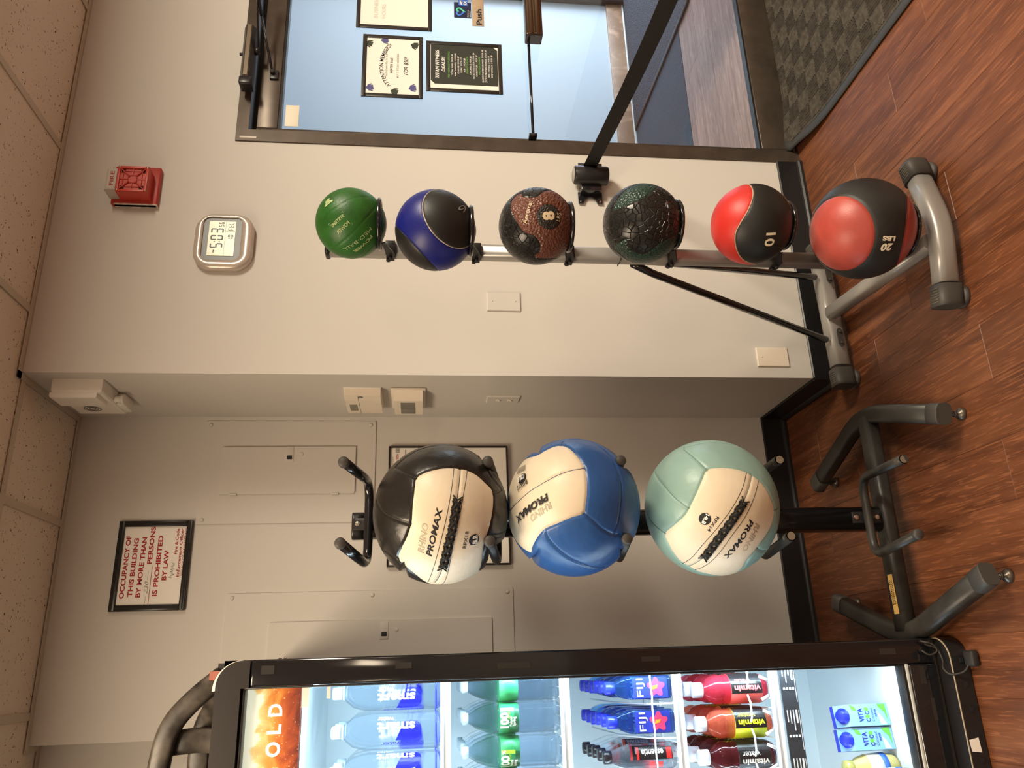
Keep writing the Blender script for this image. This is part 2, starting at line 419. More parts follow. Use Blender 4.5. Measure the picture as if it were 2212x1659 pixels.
# ceiling: grid with tiles
ce = struct(G().box(-4.3, 4.3, -7.6, .09, HC + .05, HC + .1).box(-4.3, .1, .09, .645, HC + .05, HC + .1), 'ceiling', mat('plenum', (.1, .09, .08), .9))
XL = [-.395 + .6096 * k for k in range(-6, 0)] + [-.39, .2066, .8162, 1.4258, 2.0354, 2.645, 3.2546, 3.8642]
XL = [-4.2] + [x for x in XL if x > -4.15] + [4.2]
YL = [.025 - .6096 - 1.2192 * k for k in range(0, 6)]
YL = [.025] + YL + [-7.5]
LAMPS = [(-1.6142, -.585, TROFFER_STRENGTH), (1.4258, -1.8042, LAMP_RIGHT)]
LAMPS += [(XL_, -4.242, FILL_BACK) for XL_ in (-2.8334, -.395, 2.0354)]
tw = .012
def is_lamp(x0, y1): return any(abs(x0 - a) < .05 and abs(y1 - (b - .0)) < .1 for a, b, _ in LAMPS)
tees = G()
for i in range(len(XL) - 1):
    for j in range(len(YL) - 1):
        x0, x1, y1, y0 = XL[i], XL[i + 1], YL[j], YL[j + 1]
        if is_lamp(x0, y1): continue
        a, b, c_, d = x0 + .004, x1 - .004, y0 + .004, y1 - .004
        if j == 0: d = y1 + (0 if x0 > -.1 else 0)
        dz = random.uniform(0, .002)
        mesh_from('ceiling_tile', [(a, c_, HC + .004 + dz), (b, c_, HC + .004 + dz), (b, d, HC + .004 + dz), (a, d, HC + .004 + dz), (a, c_, HC + .02), (b, c_, HC + .02), (b, d, HC + .02), (a, d, HC + .02)],
                  [(3, 2, 1, 0), (4, 5, 6, 7), (0, 1, 5, 4), (1, 2, 6, 5), (2, 3, 7, 6), (3, 0, 4, 7)], TILE, ce)
for i in range(len(XL) - 1):              # the cut row in the recess
    x0, x1 = XL[i], XL[i + 1]
    if x0 > -.05: continue
    x1 = min(x1, 0.0) if x0 > -.45 else x1
    ye = DA if x0 > -1.2 else .545
    mesh_from('ceiling_tile', [(x0 + .004, .029, HC + .005), (x1 - .004, .029, HC + .005), (x1 - .004, ye, HC + .005), (x0 + .004, ye, HC + .005), (x0 + .004, .029, HC + .02), (x1 - .004, .029, HC + .02), (x1 - .004, ye, HC + .02), (x0 + .004, ye, HC + .02)],
              [(3, 2, 1, 0), (4, 5, 6, 7), (0, 1, 5, 4), (1, 2, 6, 5), (2, 3, 7, 6), (3, 0, 4, 7)], TILE, ce)
for x in XL[1:-1]: G().box(x - tw, x + tw, YL[-1], (0.0 if x > -.05 else (DA if x > -1.05 else .545)), HC, HC + .0035).obj('ceiling_tee', CERTMETAL, ce)
for y in YL[:-1]:
    if y > 0: G().box(-4.2, -.0, y - tw, y + tw, HC - .0006, HC + .003).obj('ceiling_tee', CERTMETAL, ce)
    else: G().box(-4.2, 4.2, y - tw, y + tw, HC - .0006, HC + .003).obj('ceiling_tee', CERTMETAL, ce)
def angle(x0, x1, y0, y1, name='trim_1'):
    g = G(); g.box(x0, x1, y0, y1, HC - .001, HC + .002)
    return struct(g, name, CERTMETAL)
g = G(); t = .022
g.box(-.022, 4.2, -t, -.0005, HC - .002, HC + .001).box(0.0, 4.2, -.0016, -.0004, HC - .002, HC + .018)
g.box(-t, -.0005, -t, DA, HC - .002, HC + .001)
g.box(-1.0915 - t, -t, DA - t, DA - .0005, HC - .002, HC + .001)
g.box(-1.0915 - t, -1.0915 - .0005, DA, .545, HC - .002, HC + .001)
g.box(-4.2, -1.0915 - t, .545 - t, .5445, HC - .002, HC + .001)
struct(g, 'trim_1', CERTMETAL)
# skirting
bh = .0965
def skirt(name, pts):
    g = G()
    for (xa, ya), (xb, yb), (nx, ny) in pts:
        d = Vector((xb - xa, yb - ya, 0)); L = d.length; u = d.normalized(); n = Vector((nx, ny, 0))
        prof = [(0.0005, 0.0005), (.019, .0005), (.018, .010), (.013, .016), (.0075, .019), (.007, bh - .004), (.004, bh), (.0005, bh)]
        g.prism(prof, (xa, ya, 0), n, (0, 0, 1), u * L, smooth=False)
    return struct(g, name, BLACKRUB)
skirt('baseboard_back', [((0.0, 0), (XD0, 0), (0, -1))])
skirt('baseboard_return', [((0, -.007), (0, DA), (-1, 0))])
skirt('baseboard_recess', [((-1.0915, DA), (-.007, DA), (0, -1))])
skirt('baseboard_far_left', [((-4.2, .545), (-1.0915, .545), (0, -1))])
skirt('baseboard_right', [((XD1, 0), (4.2, 0), (0, -1))])

# ceiling lamps
def troffer(x0, y1, strength, label, col=ROOM_WARM):
    r = root('ceiling_lamp', (x0 + .305, y1 - .61, HC), label, 'ceiling lamp', 'panel lamps in the ceiling')
    G().box(x0 + .014, x0 + .596, y1 - 1.205, y1 - .014, HC + .012, HC + .04).obj('lamp_housing', WHITEPL, r)
    me = [(x0 + .02, y1 - 1.2, HC + .006), (x0 + .59, y1 - 1.2, HC + .006), (x0 + .59, y1 - .02, HC + .006), (x0 + .02, y1 - .02, HC + .006)]
    m = mat('lamp_diffuser', (.8, .8, .8), .5, emit=(col, strength))
    mesh_from('diffuser', me, [(3, 2, 1, 0)], m, r)
troffer(-1.6142, -.585, TROFFER_STRENGTH, 'warm white ceiling panel lamp nearest the drinks cooler')
troffer(1.4258, -1.8042, LAMP_RIGHT, 'warm white ceiling panel lamp nearest the glass entrance door', LAMP_RIGHT_COL)
for k, x in enumerate((-2.8334, -.395, 2.0354)):
    troffer(x, -4.242, FILL_BACK, 'unseen warm white fill lamp added in the ceiling behind the camera, %s' % ('over the left side', 'in the middle of its row', 'over the right side')[k])
# measured directions on each ball (unit vectors from its centre)
BALLS={'green':((0.1727,-0.64,1.6212),0.0893),'blue6':((0.159,-0.64,1.4063),0.104),'aero8':((0.1795,-0.64,1.1416),0.1002),'aerog':((0.1973,-0.64,0.8555),0.1053),'red10':((0.2053,-0.64,0.5497),0.1084),'red20':((0.1888,-0.66,0.2447),0.1356),'wblack':((-0.5354,-0.43,1.3887),0.1742),'wblue':((-0.5222,-0.43,1.0479),0.1753),'wteal':((-0.5277,-0.43,0.6792),0.1762)}
GEO={
'wblack':{'cream':[(0.323,-0.876,0.357),(0.386,-0.885,0.259),(0.433,-0.895,0.104),(0.457,-0.888,-0.051),(0.454,-0.856,-0.248),(0.438,-0.832,-0.34),(0.384,-0.793,-0.473),(0.28,-0.744,-0.606),(0.199,-0.684,-0.702),(0.106,-0.682,-0.724),(-0.044,-0.698,-0.715),(-0.214,-0.697,-0.684),(-0.34,-0.679,-0.65),(-0.451,-0.65,-0.611),(-0.547,-0.604,-0.58),(-0.703,-0.434,-0.563),(-0.834,-0.044,-0.55),(-0.756,0.429,-0.495),(-0.805,0.438,-0.399),(-0.851,0.45,-0.271),(-0.877,0.459,-0.144),(-0.921,0.389,-0.015),(-0.98,0.002,0.198),(-0.906,-0.234,0.354),(-0.811,-0.328,0.484),(-0.701,-0.385,0.6),(-0.589,-0.584,0.559),(-0.473,-0.734,0.487),(-0.35,-0.828,0.437),(-0.257,-0.873,0.415),(-0.111,-0.907,0.407),(0.066,-0.918,0.39),(0.226,-0.9,0.373)],
's1':[(0.576,-0.482,0.661),(0.42,-0.754,0.505),(0.323,-0.876,0.357)],
's2':[(0.127,-0.339,0.932),(-0.088,-0.578,0.811),(-0.203,-0.732,0.65),(-0.304,-0.853,0.425)],
's3':[(0.141,-0.67,-0.728),(0.177,-0.566,-0.806),(0.251,-0.411,-0.877)],
's4':[(0.251,-0.411,-0.877),(0.34,-0.537,-0.772),(0.484,-0.569,-0.665),(0.815,-0.255,-0.52),(0.9,-0.267,-0.344),(0.913,-0.385,-0.137),(0.88,-0.455,0.138),(0.825,-0.45,0.341),(0.694,-0.476,0.54),(0.576,-0.482,0.661)],
's5':[(-0.435,-0.627,-0.646),(-0.409,-0.49,-0.77),(-0.322,-0.23,-0.919)],
's6':[(-0.701,-0.385,0.6),(-0.624,-0.304,0.72),(-0.572,-0.222,0.79)],
'ridge':[(0.454,-0.857,-0.245),(0.101,-0.973,-0.207),(-0.156,-0.974,-0.166),(-0.397,-0.909,-0.123),(-0.605,-0.793,-0.069),(-0.825,-0.565,-0.017),(-0.992,-0.088,0.09)],
't1':[(0.46,-0.874,-0.156),(0.098,-0.989,-0.11),(-0.243,-0.969,-0.046),(-0.536,-0.844,0.027),(-0.79,-0.605,0.099),(-0.978,-0.093,0.189)],
't2':[(0.438,-0.832,-0.34),(0.104,-0.953,-0.284),(-0.216,-0.95,-0.224),(-0.49,-0.858,-0.155),(-0.771,-0.628,-0.105),(-0.998,0.066,-0.007)],
'lace':[(-0.017,-0.982,-0.189),(-0.156,-0.974,-0.166),(-0.397,-0.909,-0.123),(-0.605,-0.793,-0.069),(-0.835,-0.55,-0.011)]},
'wblue':{'cream':[(0.781,-0.577,0.24),(0.718,-0.68,0.152),(0.57,-0.819,0.07),(0.433,-0.902,0.009),(0.321,-0.947,-0.017),(0.171,-0.985,-0.021),(0.001,-1.0,-0.011),(-0.162,-0.987,0.015),(-0.279,-0.959,0.045),(-0.325,-0.924,0.2),(-0.389,-0.839,0.382),(-0.435,-0.726,0.532),(-0.487,-0.631,0.604),(-0.562,-0.5,0.659),(-0.645,-0.318,0.695),(-0.693,-0.186,0.697),(-0.627,-0.05,0.777),(-0.489,0.086,0.868),(-0.335,0.194,0.922),(-0.214,0.038,0.976),(-0.042,-0.151,0.988),(0.143,-0.114,0.983),(0.348,0.142,0.927),(0.525,0.352,0.775),(0.648,0.314,0.694),(0.705,-0.124,0.698),(0.674,-0.435,0.597),(0.728,-0.509,0.459),(0.774,-0.533,0.343)],
's1':[(0.781,-0.577,0.24),(0.857,-0.477,0.197),(0.887,-0.433,0.158)],
's2':[(0.887,-0.433,0.158),(0.898,-0.409,-0.161),(0.746,-0.572,-0.341),(0.595,-0.661,-0.457),(0.377,-0.769,-0.517),(0.177,-0.818,-0.547),(-0.027,-0.847,-0.53),(-0.248,-0.833,-0.495),(-0.392,-0.794,-0.464)],
's3':[(-0.279,-0.959,0.045),(-0.382,-0.92,-0.088),(-0.481,-0.849,-0.221),(-0.54,-0.735,-0.41),(-0.526,-0.682,-0.509)],
's4':[(-0.392,-0.794,-0.464),(-0.484,-0.767,-0.421),(-0.54,-0.735,-0.41)],
's5':[(-0.484,-0.687,0.543),(-0.601,-0.645,0.472),(-0.732,-0.595,0.332),(-0.847,-0.515,0.128),(-0.907,-0.418,-0.056),(-0.927,-0.314,-0.205),(-0.906,-0.193,-0.377)],
'ridge':[(-0.076,-0.177,0.981),(0.006,-0.483,0.875),(0.105,-0.68,0.726),(0.176,-0.802,0.571),(0.261,-0.886,0.383),(0.32,-0.928,0.19),(0.349,-0.937,-0.007)]},
'wteal':{'cream':[(0.363,-0.877,0.316),(0.382,-0.913,0.143),(0.362,-0.931,-0.052),(0.312,-0.923,-0.225),(0.218,-0.889,-0.402),(0.084,-0.84,-0.536),(-0.049,-0.789,-0.612),(-0.18,-0.725,-0.665),(-0.318,-0.699,-0.641),(-0.483,-0.682,-0.549),(-0.617,-0.654,-0.439),(-0.706,-0.602,-0.374),(-0.851,-0.453,-0.267),(-0.965,-0.02,-0.263),(-0.988,0.082,-0.127),(-0.992,-0.039,0.117),(-0.954,-0.049,0.297),(-0.889,-0.083,0.451),(-0.801,-0.087,0.592),(-0.693,-0.15,0.705),(-0.558,-0.217,0.801),(-0.439,-0.283,0.853),(-0.354,-0.53,0.771),(-0.258,-0.698,0.668),(-0.161,-0.775,0.611),(0.019,-0.856,0.516),(0.211,-0.884,0.416)],
's1':[(0.363,-0.877,0.316),(0.517,-0.759,0.396),(0.763,-0.451,0.462),(0.877,-0.26,0.404)],
's2':[(0.83,-0.347,0.437),(0.86,-0.458,0.224),(0.848,-0.527,-0.057),(0.801,-0.529,-0.28)],
's3':[(-0.16,-0.771,0.616),(0.007,-0.654,0.757),(0.238,-0.465,0.853),(0.551,-0.03,0.834)],
's4':[(-0.437,-0.286,0.853),(-0.332,-0.169,0.928),(-0.169,0.002,0.986),(-0.025,0.129,0.991)],
's5':[(-0.194,-0.722,-0.664),(-0.134,-0.551,-0.824)],
's6':[(-0.706,-0.602,-0.374),(-0.727,-0.497,-0.474),(-0.708,-0.348,-0.614)],
'ridge':[(0.27,-0.913,-0.304),(0.042,-0.98,-0.194),(-0.127,-0.987,-0.095),(-0.313,-0.949,0.037),(-0.512,-0.839,0.186),(-0.654,-0.702,0.283),(-0.8,-0.475,0.366),(-0.877,-0.102,0.471)],
't1':[(0.304,-0.926,-0.223),(0.068,-0.992,-0.106),(-0.154,-0.987,0.038),(-0.409,-0.883,0.232),(-0.643,-0.641,0.419),(-0.783,-0.366,0.503),(-0.829,-0.076,0.554)],
't2':[(0.202,-0.895,-0.398),(-0.039,-0.96,-0.278),(-0.314,-0.942,-0.116),(-0.566,-0.821,0.072),(-0.811,-0.538,0.229),(-0.889,-0.345,0.302),(-0.92,-0.091,0.382)],
'lace':[(-0.134,-0.986,-0.095),(-0.313,-0.949,0.037),(-0.512,-0.839,0.186),(-0.654,-0.702,0.283),(-0.795,-0.487,0.362)]},
'aerog':{'gA':[(0.073,-0.448,0.891),(0.123,-0.503,0.856),(0.382,-0.58,0.72),(0.559,-0.63,0.539),(0.725,-0.627,0.285),(0.816,-0.576,-0.036),(0.733,-0.611,-0.301),(0.564,-0.795,-0.222),(0.29,-0.957,-0.002),(0.109,-0.946,0.305),(0.024,-0.82,0.572),(0.013,-0.616,0.787)],
'gB':[(-0.629,0.139,0.765),(-0.692,-0.265,0.671),(-0.712,-0.419,0.563),(-0.83,-0.227,0.51),(-0.943,-0.135,0.303),(-0.982,-0.17,0.077),(-0.924,-0.366,-0.112),(-0.786,-0.509,-0.35),(-0.609,-0.447,-0.655),(-0.421,-0.281,-0.862),(-0.495,-0.036,-0.868),(-0.661,0.106,-0.743),(-0.843,0.323,-0.429),(-0.884,0.456,-0.1),(-0.892,0.392,0.223),(-0.8,0.182,0.572)]},
'green':{'g1':[(-0.341,-0.656,0.674),(-0.166,-0.871,0.462),(-0.003,-0.979,0.203),(0.187,-0.978,-0.092),(0.298,-0.902,-0.311),(0.391,-0.754,-0.528)],
'g2':[(0.182,-0.659,-0.73),(-0.256,-0.815,-0.52),(-0.589,-0.767,-0.254),(-0.827,-0.559,0.057),(-0.897,-0.204,0.392),(-0.792,0.054,0.608)],
'g3':[(0.641,-0.598,-0.481),(0.375,-0.704,-0.603),(0.175,-0.669,-0.722)],
'g4':[(-0.48,-0.196,-0.855),(-0.678,-0.128,-0.724),(-0.854,-0.017,-0.52),(-0.923,0.29,-0.251)],
'g5':[(0.515,-0.437,0.737),(0.576,-0.549,0.605),(0.722,-0.532,0.443),(0.719,-0.661,0.215),(0.687,-0.724,-0.054)]},
'red10':{'a':[(0.738,-0.636,0.223),(0.42,-0.87,0.258),(0.111,-0.933,0.342),(-0.175,-0.864,0.472),(-0.395,-0.689,0.608),(-0.544,-0.501,0.673),(-0.716,-0.297,0.632),(-0.871,-0.063,0.487),(-0.954,0.133,0.27),(-0.95,0.304,-0.074)],
'b':[(0.607,-0.66,-0.443),(0.419,-0.641,-0.643),(0.141,-0.592,-0.793),(-0.121,-0.428,-0.896)]},
'aero8':{'a':[(0.286,-0.949,0.136),(0.517,-0.851,-0.095),(0.718,-0.563,-0.409),(0.586,-0.52,-0.622),(0.399,-0.435,-0.808),(-0.55,0.137,-0.824),(-0.68,0.241,-0.693),(-0.945,-0.001,-0.327),(-0.983,-0.14,0.114),(-0.947,-0.322,0.017),(-0.84,-0.541,0.026),(-0.701,-0.69,0.177),(-0.587,-0.678,0.442),(-0.345,-0.715,0.608),(-0.018,-0.684,0.729),(0.402,-0.584,0.705),(0.56,-0.66,0.5),(0.349,-0.835,0.426)]},
}
TXT={
'wblack':{'RHINO':[(-0.666,-0.704,0.247),(-0.316,-0.931,0.182),(-0.642,-0.69,0.334)],
'PROMAX':[(-0.71,-0.69,0.144),(-0.116,-0.993,0.001),(-0.687,-0.692,0.223)],
'RPX18':[(-0.612,-0.728,-0.31),(-0.407,-0.845,-0.347),(-0.606,-0.75,-0.264)],
'disc':[(-0.506,-0.751,-0.424),(-0.439,-0.793,-0.423)],
'18LB':[(-0.565,-0.683,-0.462),(-0.44,-0.767,-0.466),(-0.565,-0.723,-0.397)],
'lace':[(-0.842,-0.54,-0.009),(-0.003,-0.982,-0.189)]},
'wblue':{'PROMAX':[(0.02,-0.856,0.516),(-0.216,-0.366,0.905),(-0.071,-0.871,0.485)],
'RHINO':[(-0.099,-0.87,0.482),(-0.251,-0.62,0.744),(-0.186,-0.873,0.45)],
'RPX12':[(0.281,-0.598,0.751),(0.207,-0.434,0.877),(0.214,-0.65,0.729)],
'disc':[(0.316,-0.5,0.806),(0.387,-0.461,0.799)],
'12LB':[(0.375,-0.522,0.766),(0.341,-0.407,0.847),(0.304,-0.577,0.759)],
'bar':[(0.538,-0.413,0.735),(0.436,-0.498,0.749),(0.512,-0.221,0.83)]},
'wteal':{'PROMAX':[(-0.345,-0.92,-0.186),(-0.804,-0.579,0.134),(-0.369,-0.893,-0.258)],
'RHINO':[(-0.394,-0.874,-0.284),(-0.726,-0.679,-0.106),(-0.415,-0.834,-0.363)],
'RPX14':[(-0.299,-0.913,0.279),(-0.469,-0.791,0.393),(-0.325,-0.915,0.24)],
'disc':[(-0.324,-0.846,0.423),(-0.245,-0.872,0.423)],
'14LB':[(-0.256,-0.876,0.408),(-0.371,-0.805,0.463),(-0.283,-0.887,0.365)],
'lace':[(-0.114,-0.988,-0.104),(-0.809,-0.46,0.365)]},
'green':{'POWER':[(-0.64,-0.49,-0.591),(-0.979,-0.185,-0.086),(-0.655,-0.406,-0.637)],
'MED-BALL':[(-0.488,-0.66,-0.571),(-0.952,-0.248,0.178),(-0.533,-0.575,-0.621)],
'badge':[(-0.214,-0.965,0.15),(-0.524,-0.842,-0.129),(-0.781,-0.574,0.247),(-0.471,-0.702,0.534)],
'4':[(0.236,-0.888,0.395),(0.296,-0.727,0.62),(-0.039,-0.927,0.372)]},
'blue6':{'6':[(0.342,-0.661,-0.667),(0.116,-0.864,-0.49),(0.126,-0.685,-0.718)]},
'aero8':{'disc':[(-0.266,-0.945,-0.19),(0.064,-0.978,-0.201)],
'8':[(-0.343,-0.889,-0.304),(-0.122,-0.955,-0.27),(-0.36,-0.933,-0.014)],
'LBS':[(-0.344,-0.824,-0.451),(-0.133,-0.872,-0.471),(-0.358,-0.865,-0.351)],
'Aeromat':[(-0.437,-0.816,0.379),(0.126,-0.965,0.23),(-0.399,-0.78,0.482)]},
'red10':{'10':[(-0.678,-0.735,0.015),(-0.888,-0.461,-0.005),(-0.674,-0.703,-0.229)]},
'red20':{'20':[(-0.722,-0.684,-0.105),(-0.731,-0.672,0.118),(-0.803,-0.579,-0.14)],
'LBS':[(-0.62,-0.774,-0.127),(-0.621,-0.773,0.127),(-0.682,-0.717,-0.143)]},
}
CAP={'red20':[[-0.3627,-0.2886,0.8861,0.673],[0.2403,0.34,0.9092,-0.7034]],'blue6':[[0.0659,-0.8278,-0.5571,0.603],[-0.618,0.326,0.7154,0.6541]]}
# ---------------------------------------------------------------- entrance door
dr = root('door_1', (1.4, .05, 0), kind='structure')
g = G(); g.box(XD0, .930, -.006, .10, 0, ZD).box(XD1 - .048, XD1, -.006, .10, 0, ZD).box(.930, XD1 - .048, -.006, .10, 2.061, ZD); g.obj('door_frame', BRONZE, dr)
g = G(); g.box(.930, .942, .045, .10, 0, 2.061).box(.942, XD1 - .048, .060, .10, 2.046, 2.061); g.obj('door_stop', BLACKSATIN, dr)
g = G(); g.box(.934, .953, .012, .05, .012, 2.038, .002).box(XD1 - .10, XD1 - .052, .012, .05, .012, 2.038, .002)
g.box(.953, XD1 - .10, .012, .05, 1.965, 2.038, .002).box(.953, XD1 - .10, .012, .05, .012, .135, .002); g.obj('door_rail', BRONZE, dr)
g = G(); g.box(.953, XD1 - .10, .016, .046, 1.955, 1.966); g.box(.953, XD1 - .10, .016, .046, .134, .142); g.obj('glazing_bead', BLACKSATIN, dr)
G().box(.953, XD1 - .10, .028, .034, .14, 1.956).obj('door_glass', pane_mat('door_pane', (.93, .97, .98), 1.6), dr)
BARM = mat('push_bar_metal', (.16, .11, .075), .16, metal=.9)
g = G(); g.cyl((.945, -.012, 1.0345), (1.402, -.012, 1.0345), .0055); g.box(.943, .956, -.02, .014, 1.02, 1.05, .002); g.obj('push_rod', BLACKGLOSS, dr)
g = G(); g.box(1.396, 1.86, -.045, .012, .981, 1.047, .006, 3).box(1.396, 1.86, -.051, -.044, .992, 1.012, .003).box(1.396, 1.86, -.051, -.044, 1.018, 1.036, .003); g.obj('push_bar', BARM, dr)
# closer
cl = G(); cl.prism([(0, 0), (.235, 0), (.235, .045), (0, .045)], (1.10, -.055, 2.05), (1, 0, 0), (0, 0, 1), (0, .05, 0))
CLM = mat('closer_bronze', (.055, .047, .036), .33, metal=.6)
g = G(); g.prism([(-.055, .012), (-.028, -.006), (.028, -.006), (.055, .012), (.055, .05), (-.055, .05)], (1.10, 0, 2.072), (0, .5, .85) and (0, 0, .38), (0, 1.0, 0), (.232, 0, 0), bev=.0)
for v in g.bm.verts: v.co.y -= .075
closer = g.obj('door_closer', CLM, dr, label='dark bronze closer box over the door')
g = G(); g.prism([(-.018, 0), (.018, 0), (.014, .010), (-.014, .010)], (1.068, -.078, 2.066), (0, 0, 1), (0, 1, 0), (.034, .002, 0)); g.box(1.07, 1.101, -.082, -.030, 2.048, 2.092, .004)
g.cyl((1.22, -.052, 2.092), (1.22, -.052, 2.104), .006); g.obj('closer_cap', BLACKSATIN, closer)
G().box(1.105, 1.33, -.0835, -.0808, 2.064, 2.078).obj('closer_face', mat('closer_plate', (.30, .25, .19), .3, metal=.8), closer)
g = G(); g.tube([(1.24, -.05, 2.040), (1.49, -.19, 2.040)], (.010, .003), n=8, up=(0, 0, 1)); g.tube([(1.485, -.19, 2.048), (1.36, -.10, 2.03)], (.009, .006), n=8, up=(0, 0, 1)); g.tube([(1.36, -.10, 2.03), (1.19, -.004, 1.995)], .0045)
g.cyl((1.488, -.19, 2.03), (1.488, -.19, 2.06), .012); g.cyl((1.24, -.05, 2.036), (1.24, -.05, 2.052), .014); g.obj('closer_arm', BLACKSATIN, dr)
g = G(); g.box(1.165, 1.205, .002, .0125, 1.975, 2.005, .002).cyl((1.19, -.012, 1.995), (1.19, .004, 1.995), .008); g.obj('arm_bracket', BLACKSATIN, dr)
G().box(.8925, .8995, -.0075, -.006, 2.03, 2.088).obj('tape_scrap', mat('old_tape', (.62, .56, .46), .4), dr)
# threshold
TH = mat('ribbed_aluminium', (.58, .50, .38), .38, metal=.4)
g = G(); g.box(XD0 + .06, XD1, .020, .150, -.001, .006)
for k in range(9): g.box(XD0 + .06, XD1, .030 + k * .008, .034 + k * .008, .006, .0085)
struct(g, 'trim_2', TH)

# vestibule beyond the glass
g = G(); g.box(.3, 6.0, 1.93, 2.03, 0, 2.6); struct(g, 'wall_vestibule', WALLV)
struct(G().box(.2, .3, .10, 2.03, 0, 2.6), 'wall_vestibule_left', WALLV)
struct(G().box(4.95, 5.05, .10, 2.03, 2.2, 2.6), 'wall_vestibule_right', WALLV)
struct(G().box(4.2, 5.05, .0, .10, 0, 2.6), 'wall_vestibule_near', WALLV)
struct(G().box(.2, 5.05, .10, 2.03, 2.6, 2.66), 'ceiling', mat('vestibule_ceiling', (.33, .34, .36), .8))
fv = struct(G().box(.2, 5.05, .15, 2.03, -.06, -.004), 'floor', BLACKMATTE)
y = .16; r_ = random.Random(3)
while y < .99:
    y1 = min(y + .152, .99); x = .3 - r_.uniform(0, 1)
    while x < 4.9:
        V, F = chamf_plank(max(x, .3), min(x + 1.22, 4.9), y, y1)
        if x + 1.22 > .35: mesh_from('plank', V, F, PLANKV, fv)
        x += 1.22
    y = y1
CARP = mat('grey_carpet', (.085, .095, .115), .95, bump=('noise', 500, .8, .003), var=(320, .5))
G().box(.3, 4.9, .99, 1.925, -.004, .002).obj('carpet_strip', CARP, fv)
WOODB = wood_mat('oak_skirting', (.33, .17, .09), (.42, .235, .13), (.50, .29, .17), .45, 'X')
g = G(); g.box(.3, 3.60, 1.912, 1.93, .002, .135, .003); struct(g, 'baseboard_vestibule', WOODB)
struct(G().box(.3, 3.60, 1.9105, 1.922, .002, .020, .002), 'trim_3', WHITEPL)
g = G(); g.box(3.60, 3.68, 1.88, 1.93, 0, 2.2, .004).box(3.68, 4.6, 1.90, 1.93, 0, 2.2); struct(g, 'door_2', BLACKSATIN)
# loose mat in the vestibule, lying askew
MESHM = mat('rubber_mesh_mat', (.050, .053, .065), .8, bump=('voronoi', 140, .9, .004), var=(90, .5))
vm = root('entrance_mat', (3.2, 1.4, 0), 'dark rubber mesh mat lying askew in the vestibule beyond the glass', 'mat')
P_ = [(2.52, 1.90), (2.50, .80), (3.65, .55), (3.75, 1.89)]
g = G(); g.prism(P_, (0, 0, .003), (1, 0, 0), (0, 1, 0), (0, 0, .008)); g.obj('mat_field', MESHM, vm)
g = G(); g.tube([(a, b, .008) for a, b in P_], (.022, .006), n=8, up=(0, 0, 1), closed=True); g.obj('mat_edge', BLACKRUB, vm)

# ---------------------------------------------------------------- mat in front of the door, with its curled corner
fm = root('floor_mat', (1.4, -.4, 0), 'dark brown basket-weave floor mat with a curled rubber edge, by the glass door', 'mat')
def mat_z(x, y):
    d = math.hypot(x - .93, y - .0); lift = .030 * math.exp(-(d / .17) ** 2)
    e = math.exp(-((y - .06) / .05) ** 2) * .012 * (1 if x > 1.0 else .4)
    return .003 + lift + e
def edge_x(y): return .915 + .02 * math.exp(-((y + .02) / .1) ** 2) - .008 * math.sin(y * 3)
def edge_y(x): return .085 - .11 * math.exp(-((x - .90) / .085) ** 2) - .015 * math.exp(-((x - 1.08) / .04) ** 2)
WEAVE = mat('mat_pile', (.052, .044, .034), .95, bump=('noise', 700, .6, .002), var=(60, .35))
nx, ny = 40, 44; V = []; F = []
for j in range(ny + 1):
    for i in range(nx + 1):
        t = i / nx; s_ = j / ny; yy0 = -1.0
        x = .945 + t * .90; y = yy0 + s_ * (edge_y(x) - .03 - yy0); V.append((x, y, mat_z(x, y) + .006))
for j in range(ny):
    for i in range(nx): a = j * (nx + 1) + i; F.append((a, a + 1, a + nx + 2, a + nx + 1))
base = mesh_from('mat_backing', V, F, WEAVE, fm)
# raised ribs in alternating blocks, the weave
ribs = G(); bx_, by_ = .075, .068
RV, RF = [], []
def rib(xa, ya, xb, yb, wv):
    d = Vector((xb - xa, yb - ya, 0)); L = d.length
    if L < 1e-4: return
    u = d / L; n = Vector((-u.y, u.x, 0)) * wv; m_ = 4
    k = len(RV)
    for q in range(m_ + 1):
        p = Vector((xa, ya, 0)) + u * (L * q / m_); z = mat_z(p.x, p.y) + .006
        for s__, dz in ((-1, 0), (0, .0042), (1, 0)): c_ = p + n * s__; RV.append((c_.x, c_.y, z + dz))
    for q in range(m_):
        a = k + q * 3; RF.extend([(a, a + 1, a + 4, a + 3), (a + 1, a + 2, a + 5, a + 4)])
iy = 0; y = -.98
while y < .05:
    ix = 0; x = .955
    while x < 1.80:
        x1, y1 = x + bx_ - .004, y + by_ - .004
        if y1 < edge_y(x) - .035:
            n_ = 6
            for q in range(n_):
                if (ix + iy) % 2: t_ = y + (y1 - y) * (q + .5) / n_; rib(x, t_, x1, t_, .0042)
                else: t_ = x + (x1 - x) * (q + .5) / n_; rib(t_, y, t_, y1, .0042)
        x += bx_; ix += 1
    y += by_; iy += 1
mesh_from('weave_ribs', RV, RF, WEAVE, fm)
bd = []
for k in range(24): y = -1.0 + k / 23 * .98; bd.append((edge_x(y) + .012, y, mat_z(edge_x(y), y) + .002))
for k in range(1, 30): x = .945 + k / 29 * .90; bd.append((x, edge_y(x) - .012, mat_z(x, edge_y(x)) + .003))
g = G(); g.tube(bd, (.022, .004), n=8, up=(0, 0, 1)); g.obj('mat_edge', mat('mat_rubber', (.040, .040, .042), .45), fm)

